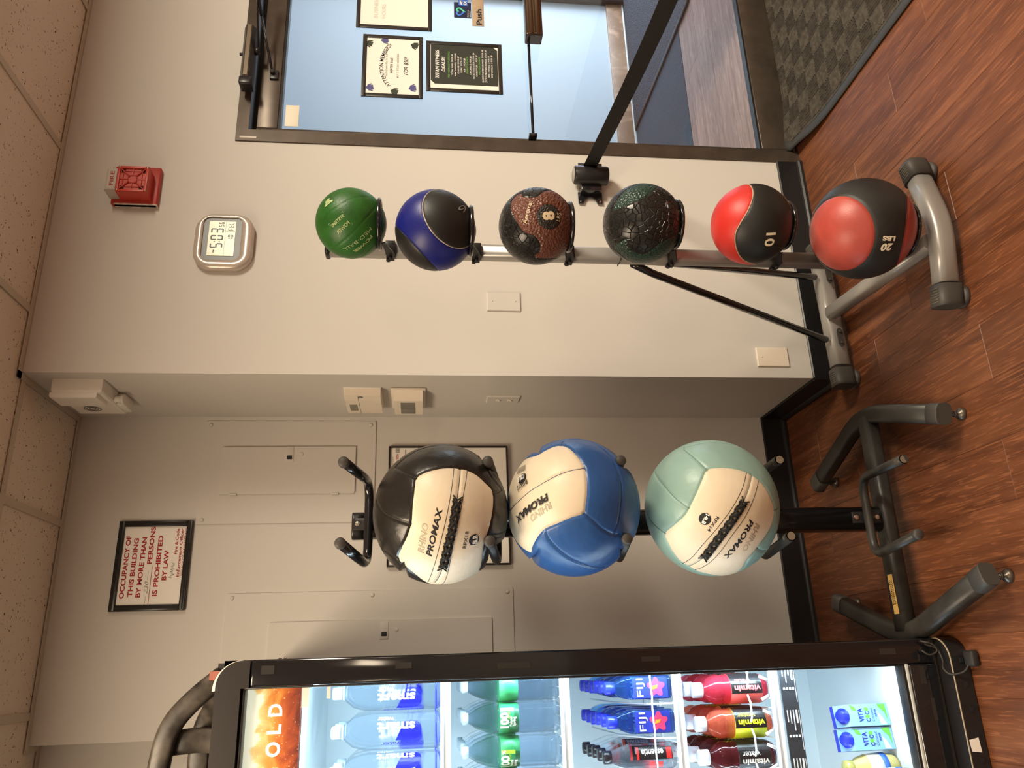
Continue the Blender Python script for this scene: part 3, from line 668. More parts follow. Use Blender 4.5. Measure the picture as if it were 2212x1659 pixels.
# ---------------------------------------------------------------- papers and stickers on the glass
YG = .0275
def frame(name, label, x0, x1, z0, z1, y, bw, fm_, pm, depth=.010, cat='framed notice', group=None, inner=True):
    r = root(name, ((x0 + x1) / 2, y, z0), label, cat, group)
    g = G()
    for a in ((x0, x1, z1 - bw, z1), (x0, x1, z0, z0 + bw), (x0, x0 + bw, z0 + bw, z1 - bw), (x1 - bw, x1, z0 + bw, z1 - bw)):
        g.box(a[0], a[1], y - depth, y, a[2], a[3], min(.002, depth * .3))
    if depth > .012:
        for a in ((x0 + .004, x1 - .004, z1 - bw * .55, z1 - bw * .35), (x0 + .004, x1 - .004, z0 + bw * .35, z0 + bw * .55), (x0 + bw * .35, x0 + bw * .55, z0 + bw, z1 - bw), (x1 - bw * .55, x1 - bw * .35, z0 + bw, z1 - bw)):
            g.box(a[0], a[1], y - depth - .002, y - depth + .001, a[2], a[3])
    g.obj('frame', fm_, r)
    G().box(x0 + bw * .9, x1 - bw * .9, y - depth * .5, y - depth * .3, z0 + bw * .9, z1 - bw * .9).obj('sheet', pm, r)
    return r, y - depth * .5
FRM = mat('notice_frame', (.022, .018, .016), .35)
U_, V_, N_ = (1, 0, 0), (0, 0, 1), (0, -1, 0)
r, yp = frame('framed_notice', 'framed yellowish notice hung highest on the glass door, cut by the photo edge', 1.448, 1.76, 1.409, 1.703, YG, .016, FRM, PAPER, .006, group='framed notices on the glass door')
flat_text([('BUSINESS', 1.50, 1.62, .016, .10), ('HOURS', 1.50, 1.59, .016, .07)], (0, yp, 0), U_, V_, N_, mat('faint_ink', (.62, .58, .50), .7), r)
r, yp = frame('framed_notice', 'framed white sale notice with dark and blue hoodies on the glass door', 1.122, 1.416, 1.443, 1.673, YG, .016, FRM, PAPER, .006, group='framed notices on the glass door')
xc = 1.272
V1, F1, W1 = text_geo('ATTENTION MEMBERS!', .01, 0, False, 99)
sx = .205 / W1; VV = []
for a, b_, _ in V1:
    t = (a * sx - .1025); Rr_ = .16; th = t / Rr_; rr = Rr_ + b_ * .016
    VV.append((xc + rr * math.sin(th), yp - .0006, 1.598 - Rr_ + rr * math.cos(th) - .004))
mesh_from('lettering', VV, F1, INK, r)
flat_text([('TAKE ADVANTAGE OF OUR', xc, 1.578, .007, .110, 'c'), ('BUY 2 TITAN HOODIES', xc, 1.535, .008, .115, 'c')], (0, yp, 0), U_, V_, N_, GREYINK, r)
flat_text([('WINTER SALE', xc, 1.558, .010, .074, 'c', .01, .25), ('FOR $50!', xc, 1.500, .016, .085, 'c', .01, .25)], (0, yp, 0), U_, V_, N_, INK, r)
NAVY = mat('navy_print', (.085, .085, .24), .6); DKG = mat('dark_green_print', (.035, .045, .030), .6)
def hoodie(cx, cz, s, a, m, par, nm='hoodie_print'):
    P = [(-.5, -.5), (.5, -.5), (.45, .1), (.62, -.38), (.8, -.3), (.58, .35), (.3, .5), (.12, .72), (-.12, .72), (-.3, .5), (-.58, .35), (-.8, -.3), (-.62, -.38), (-.45, .1)]
    c_, s_ = math.cos(a), math.sin(a); Vv = [(cx + s * (p * c_ - q * s_), yp - .0005, cz + s * (p * s_ + q * c_)) for p, q in P]
    G().prism([(v[0], v[2]) for v in Vv], (0, yp - .0002, 0), (1, 0, 0), (0, 0, 1), (0, -.0004, 0)).obj(nm, m, par)
for cx, cz, a, m in ((1.372, 1.648, -.3, DKG), (1.390, 1.560, .0, NAVY) if 0 else (1.392, 1.588, .1, NAVY), (1.372, 1.474, -.3, DKG), (1.165, 1.640, .15, NAVY), (1.160, 1.575, .3, DKG) if 0 else (1.150, 1.548, -.3, DKG), (1.170, 1.480, .15, NAVY)):
    hoodie(cx, cz, .023, a, m, r)
r, yp = frame('framed_notice', 'framed dark price notice of drink deals with green headings on the glass door', 1.160, 1.400, 1.137, 1.431, YG, .016, FRM, PAPER, .006, group='framed notices on the glass door')
G().prism([(1.197, 1.155), (1.369, 1.155), (1.385, 1.172), (1.385, 1.413), (1.213, 1.413), (1.197, 1.398)], (0, yp - .0002, 0), (1, 0, 0), (0, 0, 1), (0, -.0005, 0)).obj('dark_print', mat('dark_print', (.030, .034, .028), .5), r)
GRN = mat('green_print', (.17, .42, .07), .6); xc = 1.290
flat_text([('TITAN FITNESS', xc, 1.382, .014, .135, 'c', .02, .2), ('DEALS!!', xc, 1.359, .013, .07, 'c', .02, .2)] + [(t, xc, 1.328 - k * .0118 - gap, .0062, .0052 * len(t), 'c', .01) for k, gap, t in (
    (0, 0, 'TOTAL WAR- 2 FOR $8'), (1, 0, 'BUM THAVAGE- 2 FOR $8'), (2, 0, 'CHARGE- 2 FOR $7'), (3, 0, 'BZRK- 2 FOR $7'), (4, 0, 'ICE- 2 FOR $8'), (6, 0, 'C4 CANS- 2 FOR $6'), (7, 0, 'LUCKY DOG LUCK- 2 FOR $6'), (8, 0, 'C4 BOTTLES- 2 FOR $7'),
    (10, 0, 'QUEST PROTEIN SHAKES- 2 FOR $8'), (11, 0, 'JOCKO PROTEIN SHAKES- 2 FOR $8'), (12, 0, 'MRE TWINKS- 2 FOR $9'), (13, 0, 'MRE VANILLA- 2 FOR $8'))], (0, yp - .0008, 0), U_, V_, N_, WHITEINK, r)
flat_text([('PRE WORKOUT SPECIALS', xc, 1.341, .0068, .125, 'c', .01, .2), ('ENERGY DRINKS', xc, 1.2695, .0068, .080, 'c', .01, .2), ('PROTEIN SHAKES', xc, 1.2225, .0068, .085, 'c', .01, .2)], (0, yp - .0008, 0), U_, V_, N_, GRN, r, 'green_lettering')
# push sign and stickers
ps = tag(root('push_sign', (1.57, YG, 1.203), 'tan strip reading Push on the glass door'), cat='sign')
G().box(1.489, 1.66, YG - .003, YG, 1.203, 1.250, .0008).obj('sign_plate', mat('tan_sign', (.42, .31, .21), .5), ps)
flat_text([('Push', 1.494, 1.213, .021, .080, 'l', .035)], (0, YG - .003, 0), U_, V_, N_, INK, ps)
st = tag(root('heart_sticker', (1.565, YG, 1.253), 'navy sticker with a green and blue heart, above the Push strip'), cat='sticker')
G().box(1.527, 1.605, YG - .0012, YG, 1.2535, 1.322).obj('sticker_sheet', mat('navy_sticker', (.012, .016, .060), .4), st)
hp = []
for k in range(40):
    t = 2 * pi * k / 40; hp.append((1.557 + .0022 * 16 * math.sin(t) ** 3 * .5, YG - .002, 1.297 + .0022 * (13 * math.cos(t) - 5 * math.cos(2 * t) - 2 * math.cos(3 * t) - math.cos(4 * t)) * .5))
g = G(); g.tube(hp[:22], (.004, .0006), n=6, up=(0, 1, 0)); g.obj('heart_outline', mat('sticker_green', (.10, .62, .36), .5), st)
g = G(); g.tube(hp[21:] + hp[:1], (.004, .0006), n=6, up=(0, 1, 0)); g.obj('heart_outline', mat('sticker_blue', (.05, .20, .75), .5), st)
flat_text([('We love our', 1.531, 1.2645, .0055, .038, 'l', .02), ('customers', 1.531, 1.2565, .0055, .032, 'l', .02)], (0, YG - .0012, 0), U_, V_, N_, WHITEINK, st)
bs = tag(root('card_sticker', (1.60, YG, 1.27), 'small blue card sticker overlapping the navy heart sticker'), cat='sticker')
G().box(1.587, 1.64, YG - .003, YG - .0015, 1.268, 1.304).obj('sticker_sheet', mat('card_blue', (.03, .13, .55), .4), bs)
flat_text([('AM', 1.590, 1.288, .012, .022, 'l', .03), ('EX', 1.590, 1.272, .012, .022, 'l', .03)], (0, YG - .003, 0), U_, V_, N_, WHITEINK, bs)
o = G().box(.974, 1.068, YG - .0015, YG, 1.894, 1.943, .0006).obj('blank_sticker', mat('cream_sticker', (.85, .80, .66), .5)); tag(o, 'blank cream rectangular sticker in the upper corner of the glass door', 'sticker')

# ---------------------------------------------------------------- belt barrier
bb = root('belt_barrier', (.75, 0, .83), 'black retractable belt reel screwed to the wall beside the glass door, belt drawn out', 'belt barrier')
g = G(); g.lathe([(.030, 0), (.034, .004), (.034, .118), (.030, .124)], (.755, -.052, .776), n=28); g.obj('reel_housing', BLACKSATIN, bb)
g = G(); g.lathe([(.0, 0), (.027, 0), (.027, .002), (0, .002)], (.755, -.052, .9005), n=24); g.obj('reel_top', mat('grey_disc', (.35, .33, .30), .5), bb)
g = G(); g.box(.768, .800, -.064, -.052, .797, .884, .002); g.obj('belt_mouth', BLACKGLOSS, bb)
g = G(); pl = [(0, 0), (.018, 0), (.024, .016), (.036, .026), (.052, .026), (.064, .016), (.070, 0), (.088, 0), (.088, .045), (0, .045)]
g.prism([(a, b) for a, b in pl], (.665, -.012, .792), (0, 0, 1), (1, 0, 0), (0, .006, 0)); g.box(.700, .735, -.045, -.006, .80, .873, .002); g.obj('wall_bracket', BLACKGLOSS, bb)
g = G()
for z in (.800, .872): g.cyl((.672, -.0145, z), (.672, -.011, z), .0035, 10)
for z in (.806, .876): g.cyl((.784, -.066, z), (.784, -.063, z), .003, 10)
g.obj('screw', CHROME, bb)
pts = []
for k in range(25):
    t = k / 24; y = -.066 - t * 1.838; x = .783 - .16 * t * 1.0; z = .842 - .10 * math.sin(pi * min(1, t)) * .35
    pts.append((x, y, z))
V = []; F = []
for k, p in enumerate(pts): V += [(p[0], p[1], p[2] - .025), (p[0], p[1], p[2] + .025), (p[0] + .0012, p[1], p[2] + .025), (p[0] + .0012, p[1], p[2] - .025)]
for k in range(24): a = 4 * k; F += [(a, a + 1, a + 5, a + 4), (a + 3, a + 2, a + 6, a + 7), (a + 1, a + 2, a + 6, a + 5), (a, a + 3, a + 7, a + 4)]
mesh_from('belt', V, F, mat('belt_web', (.012, .012, .012), .75, bump=('noise', 600, .4, .0006)), bb)
sp = root('barrier_post', (.62, -1.94, 0), 'black free-standing barrier post that takes the end of the belt', 'barrier post')
G().lathe([(.16, 0), (.16, .012), (.05, .03), (.0, .03)], (.62, -1.94, 0), n=32).obj('base', BLACKMATTE, sp)
G().lathe([(.028, .03), (.028, .90), (.034, .90), (.034, .98), (0, .985)], (.62, -1.94, 0), n=20).obj('post', BLACKSATIN, sp)

# ---------------------------------------------------------------- fixtures on the main wall
def wall_plate(x0, x1, z0, z1, m, label):
    r = root('wall_plate', ((x0 + x1) / 2, 0, z0), label, 'wall plate', 'blank plates on the wall')
    o = G().prism([(x0, z0), (x1, z0), (x1, z1), (x0, z1)], (0, -.0002, 0), (1, 0, 0), (0, 0, 1), (0, -.006, 0), bev=.003).obj('cover', m, r)
    for z in (z0 + .018, z1 - .018): G().lathe([(0, 0), (.003, 0), (.0025, .0012), (0, .0014)], ((x0 + x1) / 2, -.0062, z), (0, -1, 0), 10).obj('screw', m, r)
wall_plate(.234, .304, 1.106, 1.221, WALL, 'blank plate painted over in the wall colour, halfway up the wall')
wall_plate(.040, .110, .176, .290, IVORY, 'ivory blank plate low on the wall above the skirting')
# clock
ck = root('digital_clock', (.46, 0, 2.01), 'silver square digital wall clock with rounded corners showing 5:03', 'clock')
def rrect(x0, x1, z0, z1, rad, n=8):
    P = []
    for cx, cz, a0 in ((x1 - rad, z1 - rad, 0), (x0 + rad, z1 - rad, 90), (x0 + rad, z0 + rad, 180), (x1 - rad, z0 + rad, 270)):
        for k in range(n + 1): a = math.radians(a0 + 90 * k / n); P.append((cx + rad * math.cos(a), cz + rad * math.sin(a)))
    return P
SILV = mat('silver_plastic', (.56, .50, .44), .28, metal=.35)
A = rrect(.361, .568, 2.006, 2.196, .06); Bq = rrect(.387, .549, 2.043, 2.168, .022); A2 = rrect(.366, .563, 2.011, 2.191, .057)
def ring(g, P, Q, yp_, yq): 
    n = len(P); g.raw([(p[0], yp_, p[1]) for p in P] + [(q[0], yq, q[1]) for q in Q], [(i, (i + 1) % n, n + (i + 1) % n, n + i) for i in range(n)], smooth=True)
g = G(); ring(g, A, A, -.0005, -.022); ring(g, A, A2, -.022, -.027); ring(g, A2, Bq, -.027, -.036); ring(g, Bq, Bq, -.036, -.030)
bmesh.ops.remove_doubles(g.bm, verts=g.bm.verts, dist=1e-5); bmesh.ops.recalc_face_normals(g.bm, faces=g.bm.faces); g.obj('case', SILV, ck)
G().prism(rrect(.387, .549, 2.043, 2.168, .022), (0, -.026, 0), (1, 0, 0), (0, 0, 1), (0, -.005, 0)).obj('bezel', BLACKSATIN, ck)
G().box(.404, .534, -.0325, -.031, 2.063, 2.149).obj('display', mat('lcd', (.52, .50, .26), .25), ck)
LCDI = mat('lcd_ink', (.035, .045, .060), .4)
def seg7(g, ch, x, z, w_, h, t, y):
    S7 = {'0': 'abcdef', '1': 'bc', '2': 'abged', '3': 'abgcd', '4': 'fgbc', '5': 'afgcd', '6': 'afgedc', '7': 'abc', '8': 'abcdefg', '9': 'abcfgd', 'F': 'afge', 'E': 'afged', 'L': 'fed', '-': 'g'}[ch]
    e = t * .35
    B_ = {'a': (x + e, x + w_ - e, z + h - t, z + h), 'g': (x + e, x + w_ - e, z + h / 2 - t / 2, z + h / 2 + t / 2), 'd': (x + e, x + w_ - e, z, z + t), 'f': (x, x + t, z + h / 2 + e, z + h - e), 'b': (x + w_ - t, x + w_, z + h / 2 + e, z + h - e), 'e': (x, x + t, z + e, z + h / 2 - e), 'c': (x + w_ - t, x + w_, z + e, z + h / 2 - e)}
    for s_ in S7:
        a = B_[s_]; xa, xb, za, zb = a; q = t * .4
        if s_ in 'agd': P = [(xa, (za + zb) / 2), (xa + q, za), (xb - q, za), (xb, (za + zb) / 2), (xb - q, zb), (xa + q, zb)]
        else: P = [((xa + xb) / 2, za), (xb, za + q), (xb, zb - q), ((xa + xb) / 2, zb), (xa, zb - q), (xa, za + q)]
        g.raw([(p[0], y, p[1]) for p in P], [(0, 1, 2, 3, 4, 5)])
g = G(); yl = -.0329
seg7(g, '5', .432, 2.101, .019, .041, .0048, yl); seg7(g, '0', .462, 2.101, .019, .041, .0048, yl); seg7(g, '3', .488, 2.101, .019, .041, .0048, yl)
seg7(g, '5', .513, 2.101, .008, .017, .0022, yl); seg7(g, '6', .5235, 2.101, .008, .017, .0022, yl)
for z in (2.112, 2.128): g.box(.4545, .4580, yl - .0002, yl + .0002, z - .002, z + .002)
seg7(g, 'F', .500, 2.069, .009, .018, .0022, yl); seg7(g, 'E', .511, 2.069, .009, .018, .0022, yl); seg7(g, 'L', .522, 2.069, .009, .018, .0022, yl)
for k, ch in enumerate('10'): seg7(g, ch, .462 + k * .012, 2.069, .009, .017, .0022, yl)
g.box(.404, .534, yl - .0001, yl + .0001, 2.0950, 2.0956); g.box(.4955, .4961, yl - .0001, yl + .0001, 2.064, 2.095)
g.obj('digits', LCDI, ck)
flat_text([('PM', .415, 2.125, .006, .010, 'l', .02)], (0, -.0327, 0), U_, V_, N_, LCDI, ck)
# fire alarm
fa = root('fire_alarm', (.67, 0, 2.331), 'red fire alarm horn with a white strobe lens marked FIRE', 'fire alarm')
RED = mat('alarm_red', (.52, .055, .035), .38); DRED = mat('alarm_red_dark', (.42, .035, .025), .42)
G().box(.597, .745, -.022, -.0005, 2.331, 2.481, .005, 2).obj('back_plate', DRED, fa)
G().box(.597, .6, -.0225, -.001, 2.331, 2.470).obj('worn_edge', mat('chipped_edge', (.62, .52, .44), .6, var=(60, .3)), fa)
g = G(); g.prism([(.612, 2.351), (.709, 2.351), (.709, 2.449), (.612, 2.449)], (0, -.020, 0), (1, 0, 0), (0, 0, 1), (0, -.052, 0)); g.obj('horn_body', RED, fa)
yf = -.0722; g = G()
for a in ((.612, .709, 2.441, 2.449), (.612, .709, 2.351, 2.359), (.612, .620, 2.359, 2.441), (.701, .709, 2.359, 2.441)): g.box(a[0], a[1], yf - .005, yf, a[2], a[3], .0008)
for k in range(4):
    a = pi / 4 + k * pi / 2; c_ = Vector((.6605, yf - .003, 2.400)); g.tube([c_ + Vector((math.cos(a), 0, math.sin(a))) * .014, c_ + Vector((math.cos(a), 0, math.sin(a))) * .062], (.0022, .0022), n=6, up=(0, 1, 0))
for q in (.014, .030): g.tube([(.6605 - q, yf - .002, 2.400 - q), (.6605 + q, yf - .002, 2.400 - q), (.6605 + q, yf - .002, 2.400 + q), (.6605 - q, yf - .002, 2.400 + q)], .0014, n=5, closed=True)
for q in (-1, 1): g.box(.6605 - .0012, .6605 + .0012, yf - .003, yf, 2.400 + min(q * .041, q * .016), 2.400 + max(q * .041, q * .016)); g.box(.6605 + min(q * .041, q * .016), .6605 + max(q * .041, q * .016), yf - .003, yf, 2.3988, 2.4012)
g.obj('grille', RED, fa)
g = G()
for sx_ in (-1, 1):
    for sz_ in (-1, 1):
        g.prism([(sx_ * .024, sz_ * .038), (sx_ * .038, sz_ * .038), (sx_ * .026, sz_ * .026)], (.6605, yf - .0004, 2.4), (1, 0, 0), (0, 0, 1), (0, -.0004, 0)); g.prism([(sx_ * .038, sz_ * .024), (sx_ * .0385, sz_ * .037), (sx_ * .027, sz_ * .0255)], (.6605, yf - .0004, 2.4), (1, 0, 0), (0, 0, 1), (0, -.0004, 0))
g.obj('grille_opening', mat('dark_opening', (.02, .006, .006), .8), fa)
for a, b_ in ((.617, 2.356), (.704, 2.356), (.617, 2.444), (.704, 2.444)): G().lathe([(0, 0), (.0035, 0), (.003, .001), (0, .0012)], (a, yf - .005, b_), (0, -1, 0), 10).obj('screw', CHROME, fa)
G().prism([(.616, 2.449), (.702, 2.449), (.702, 2.484), (.616, 2.484)], (0, -.022, 0), (1, 0, 0), (0, 0, 1), (0, -.055, 0), bev=.006).obj('strobe_lens', mat('strobe_white', (.50, .45, .40), .3), fa)
flat_text([('FIRE', .632, 2.4575, .013, .055, 'l', .005)], (0, -.077, 0), U_, V_, N_, REDINK, fa)

# ---------------------------------------------------------------- recess: breaker panels, sign, poster
def panel(x0, x1, z0, z1, dx0, dx1, dz0, dz1, label, latch):
    r = root('breaker_panel', ((x0 + x1) / 2, DA, z0), label, 'electrical panel', 'painted-over breaker panels')
    G().prism(rrect(x0, x1, z0, z1, .004, 2), (0, DA - .0003, 0), (1, 0, 0), (0, 0, 1), (0, -.005, 0), bev=.001).obj('cover_plate', WALL, r)
    d = G().prism(rrect(dx0, dx1, dz0, dz1, .004, 2), (0, DA - .0055, 0), (1, 0, 0), (0, 0, 1), (0, -.008, 0), bev=.0015).obj('door', WALL, r)
    lx, lz = latch
    G().box(lx - .030, lx + .028, DA - .0155, DA - .0133, lz - .0145, lz + .0145, .001).obj('latch', WALL, d)
    G().box(lx - .020, lx - .006, DA - .0164, DA - .0152, lz - .009, lz + .009).obj('latch_opening', INK, d)
    G().lathe([(0, 0), (.008, 0), (.007, .001), (0, .001)], (lx + .0, DA - .0134, lz - .042), (0, -1, 0), 16).obj('knockout', WALL, d)
    for z in (dz0 + .07, dz1 - .05): G().box(dx0 - .004, dx0 + .003, DA - .0165, DA - .0055, z - .013, z + .013, .001).obj('hinge', WALL, r)
    for a in (x0 + .015, x1 - .015):
        for b_ in ([z0 + .02, z1 - .02] if z1 - z0 < .8 else [z0 + .02, (z0 + z1) / 2, z1 - .02]):
            G().lathe([(0, 0), (.0075, 0), (.006, .003), (0, .0035)], (a, DA - .0053, b_), (0, -1, 0), 14).obj('screw', WALL, r)
panel(-.397, -.017, 1.609, 2.228, -.293, -.117, 1.680, 2.158, 'smaller painted breaker panel with a hinged door, right beside the recess corner', (-.146, 1.918))
panel(-1.055, -.637, 1.112, 2.101, -.95, -.736, 1.19, 1.952, 'larger painted breaker panel, partly hidden behind the drinks cooler', (-.771, 1.563))
r, yp = frame('occupancy_sign', 'black framed occupancy notice with red lettering hanging high in the recess', -.688, -.384, 2.233, 2.479, DA, .020, mat('sign_frame', (.014, .013, .012), .3), PAPER, .016, cat='sign')
r.location.y = DA
FNT = .02
flat_text([('OCCUPANCY OF', -.646, 2.4365, .0155, .212, 'l', .03), ('THIS BUILDING', -.641, 2.4100, .0155, .198, 'l', .03), ('BY MORE THAN', -.643, 2.3835, .0155, .203, 'l', .03), ('PERSONS', -.532, 2.3585, .0155, .128, 'l', .03),
           ('IS PROHIBITED', -.640, 2.3300, .0155, .205, 'l', .03), ('BY LAW', -.588, 2.3050, .0155, .102, 'l', .03), ('Fire & Code', -.500, 2.2780, .0105, .088, 'l', .02), ('Enforcement Officer', -.577, 2.2635, .0105, .166, 'l', .02), ('VILLAGE OF HAVERSTRAW', -.575, 2.2525, .0070, .165, 'l', .01)], (0, yp, 0), U_, V_, N_, REDINK, r)
G().box(-.665, -.540, yp - .0010, yp - .0005, 2.3540, 2.3556).obj('rule_line', REDINK, r)
flat_text([('230', -.632, 2.3610, .013, .042, 'l', 0, .35)], (0, yp, 0), U_, V_, N_, GREYINK, r, 'handwriting')
g = G(); q = [(-.580 + .0023 * k, yp - .0012, 2.2870 + .005 * math.sin(k * 2.3) + .003 * math.sin(k * .9) + (.006 if k in (1, 2, 12) else 0)) for k in range(24)]
g.tube(q, .0006, n=4); g.tube([(-.662, yp - .001, 2.3655), (-.640, yp - .001, 2.3660)], .0005, n=4); g.tube([(-.585, yp - .001, 2.3655), (-.556, yp - .001, 2.3660)], .0005, n=4); g.obj('signature', GREYINK, r)
r, yp = frame('framed_poster', 'pale framed poster hanging behind the black wall ball', -.558, -.117, 1.117, 1.560, DA, .006, mat('poster_frame', (.020, .016, .014), .4), PAPER, .018, cat='poster')
flat_text([('MAIN GYM', -.158, 1.541, .008, .044, 'r')], (0, yp, 0), U_, V_, N_, GREYINK, r)
flat_text([('+ SIDE', -.146, 1.524, .009, .030, 'r', .02)], (0, yp, 0), U_, V_, N_, REDINK, r)
g = G()
for k in range(4): g.box(-.141 + k * .0045, -.1385 + k * .0045, yp - .001, yp - .0004, 1.520, 1.535)
g.box(-.548, -.523, yp - .001, yp - .0004, 1.530, 1.542); g.box(-.16, -.13, yp - .001, yp - .0004, 1.497, 1.500); g.obj('printed_marks', GREYINK, r)

# ---------------------------------------------------------------- fixtures on the return wall
th = root('thermostat', (0, .20, 1.58), 'ivory flat thermostat with a small window, upper of the two on the return wall', 'thermostat', 'thermostats on the return wall')
G().box(-.004, -.0004, .118, .312, 1.576, 1.702, .001).obj('sub_base', WHITEPL, th)
G().prism([(0, 0), (.190, 0), (.190, .026), (.150, .030), (.040, .030), (0, .026)], (-.004, .120, 1.578), (0, 1, 0), (-1, 0, 0), (0, 0, .122), bev=.0).obj('case', IVORY, th)
G().box(-.0352, -.0338, .205, .270, 1.662, 1.688, .0005).obj('window', mat('dull_window', (.22, .20, .15), .3), th)
g = G(); g.box(-.0349, -.0338, .120, .310, 1.6535, 1.6545); g.lathe([(0, 0), (.009, 0), (.009, .001), (0, .001)], (-.031, .135, 1.646), (-1, 0, 0), 16); g.obj('joint_line', GREYINK, th)
th = root('thermostat', (0, .21, 1.43), 'ivory programmable thermostat with a grey display, lower of the two on the return wall', 'thermostat', 'thermostats on the return wall')
G().box(-.006, -.0004, .118, .330, 1.426, 1.545, .003).obj('sub_base', IVORY, th)
G().prism([(.012, 0), (.196, 0), (.180, .034), (.028, .034)], (-.006, .118, 1.436), (0, 1, 0), (-1, 0, 0), (0, 0, .098)).obj('case', IVORY, th)
G().box(-.0412, -.0398, .165, .285, 1.462, 1.512, .0004).obj('display', mat('grey_lcd', (.16, .15, .125), .25), th)
ol = root('outlet_plate', (0, .235, 1.092), 'wall-coloured socket plate with two small round jacks on the return wall', 'outlet plate')
G().prism([(.200, 1.092), (.268, 1.092), (.268, 1.210), (.200, 1.210)], (-.0003, 0, 0), (0, 1, 0), (0, 0, 1), (-.006, 0, 0), bev=.003).obj('cover', WALL, ol)
for z in (1.127, 1.168): G().lathe([(0, 0), (.0085, 0), (.0085, .003), (.004, .003), (.004, .0015), (0, .0015)], (-.0062, .234, z), (-1, 0, 0), 16).obj('jack', IVORY, ol)
em = root('alarm_sounder', (0, .2, 2.44), 'white plastic alarm sounder box high in the corner by the ceiling', 'alarm sounder')
g = G(); g.prism([(.055, 2.448), (.285, 2.448), (.285, 2.600), (.055, 2.600)], (-.0004, 0, 0), (0, 1, 0), (0, 0, 1), (-.045, 0, 0), bev=.007); g.obj('case', WHITEPL, em)
g = G(); g.prism([(.060, 2.463), (.150, 2.463), (.150, 2.605), (.060, 2.605)], (-.044, 0, 0), (0, 1, 0), (0, 0, 1), (-.018, 0, 0), bev=.006); g.obj('lid', WHITEPL, em)
g = G()
for q in (.010, .018, .026): g.tube([(-.0455, .222 + q * math.cos(a * pi / 12), 2.535 + q * math.sin(a * pi / 12)) for a in range(24)], .0014, n=5, closed=True)
g.obj('grille', GREYCAP, em)
g = G(); g.cyl((-.030, .170, 2.452), (-.030, .170, 2.425), .011).cyl((-.030, .170, 2.428), (-.030, .170, 2.418), .015).box(-.042, -.001, .19, .275, 2.425, 2.45, .004); g.obj('bracket', WHITEPL, em)
# ---------------------------------------------------------------- balls: dense spheres cut exactly along their colour edges
_ico = {}
def ico(n):
    if n not in _ico:
        b = bmesh.new(); bmesh.ops.create_icosphere(b, subdivisions=n, radius=1.0)
        b.verts.index_update(); _ico[n] = (np.array([v.co[:] for v in b.verts]), np.array([[v.index for v in f.verts] for f in b.faces])); b.free()
    return _ico[n]
def densify(P, closed, k=8):
    P = np.array(P, float); n = len(P); out = []
    for i in range(n if closed else n - 1):
        g4 = [P[(i + j) % n] if closed else P[min(max(i + j, 0), n - 1)] for j in (-1, 0, 1, 2)]
        for t in np.arange(k) / k:
            out.append(.5 * ((2 * g4[1]) + (-g4[0] + g4[2]) * t + (2 * g4[0] - 5 * g4[1] + 4 * g4[2] - g4[3]) * t * t + (-g4[0] + 3 * g4[1] - 3 * g4[2] + g4[3]) * t ** 3))
    if not closed: out.append(P[-1])
    out = np.array(out); return out / np.linalg.norm(out, axis=1)[:, None]
def dist_line(V, L, closed=False):
    """angular distance of unit vectors V from polyline L"""
    L2 = np.roll(L, -1, 0) if closed else L[1:]; L1 = L if closed else L[:-1]
    best = np.full(len(V), 9.0)
    for a, b in zip(L1, L2):
        ab = b - a; t = np.clip(((V - a) @ ab) / max(1e-12, ab @ ab), 0, 1); d = np.linalg.norm(V - (a + t[:, None] * ab), axis=1); best = np.minimum(best, d)
    return best
def poly_field(P, sm=6):
    L = densify(P, True, sm); c = L.mean(0); c /= np.linalg.norm(c)
    a = np.cross(c, [0, 0, 1.]); a /= np.linalg.norm(a); b = np.cross(c, a)
    def flat(V):
        z = np.clip(V @ c, -1, 1); th = np.arccos(z); s = np.maximum(np.sqrt(1 - z * z), 1e-9); return np.stack([V @ a / s * th, V @ b / s * th], 1)
    Q = flat(L)
    def f(V):
        p = flat(V); ins = np.zeros(len(V), bool); best = np.full(len(V), 9.)
        for q0, q1 in zip(Q, np.roll(Q, -1, 0)):
            cr = ((q0[1] > p[:, 1]) != (q1[1] > p[:, 1])) & (p[:, 0] < (q1[0] - q0[0]) * (p[:, 1] - q0[1]) / (q1[1] - q0[1] + 1e-15) + q0[0]); ins ^= cr
            e = q1 - q0; t = np.clip(((p - q0) @ e) / max(1e-12, e @ e), 0, 1); best = np.minimum(best, np.linalg.norm(p - (q0 + t[:, None] * e), axis=1))
        return np.where(ins, best, -best)
    return f
def cap_field(ax, h):
    ax = np.array(ax); ax = ax / np.linalg.norm(ax)
    return lambda V: math.acos(max(-1, min(1, h))) - np.arccos(np.clip(V @ ax, -1, 1))
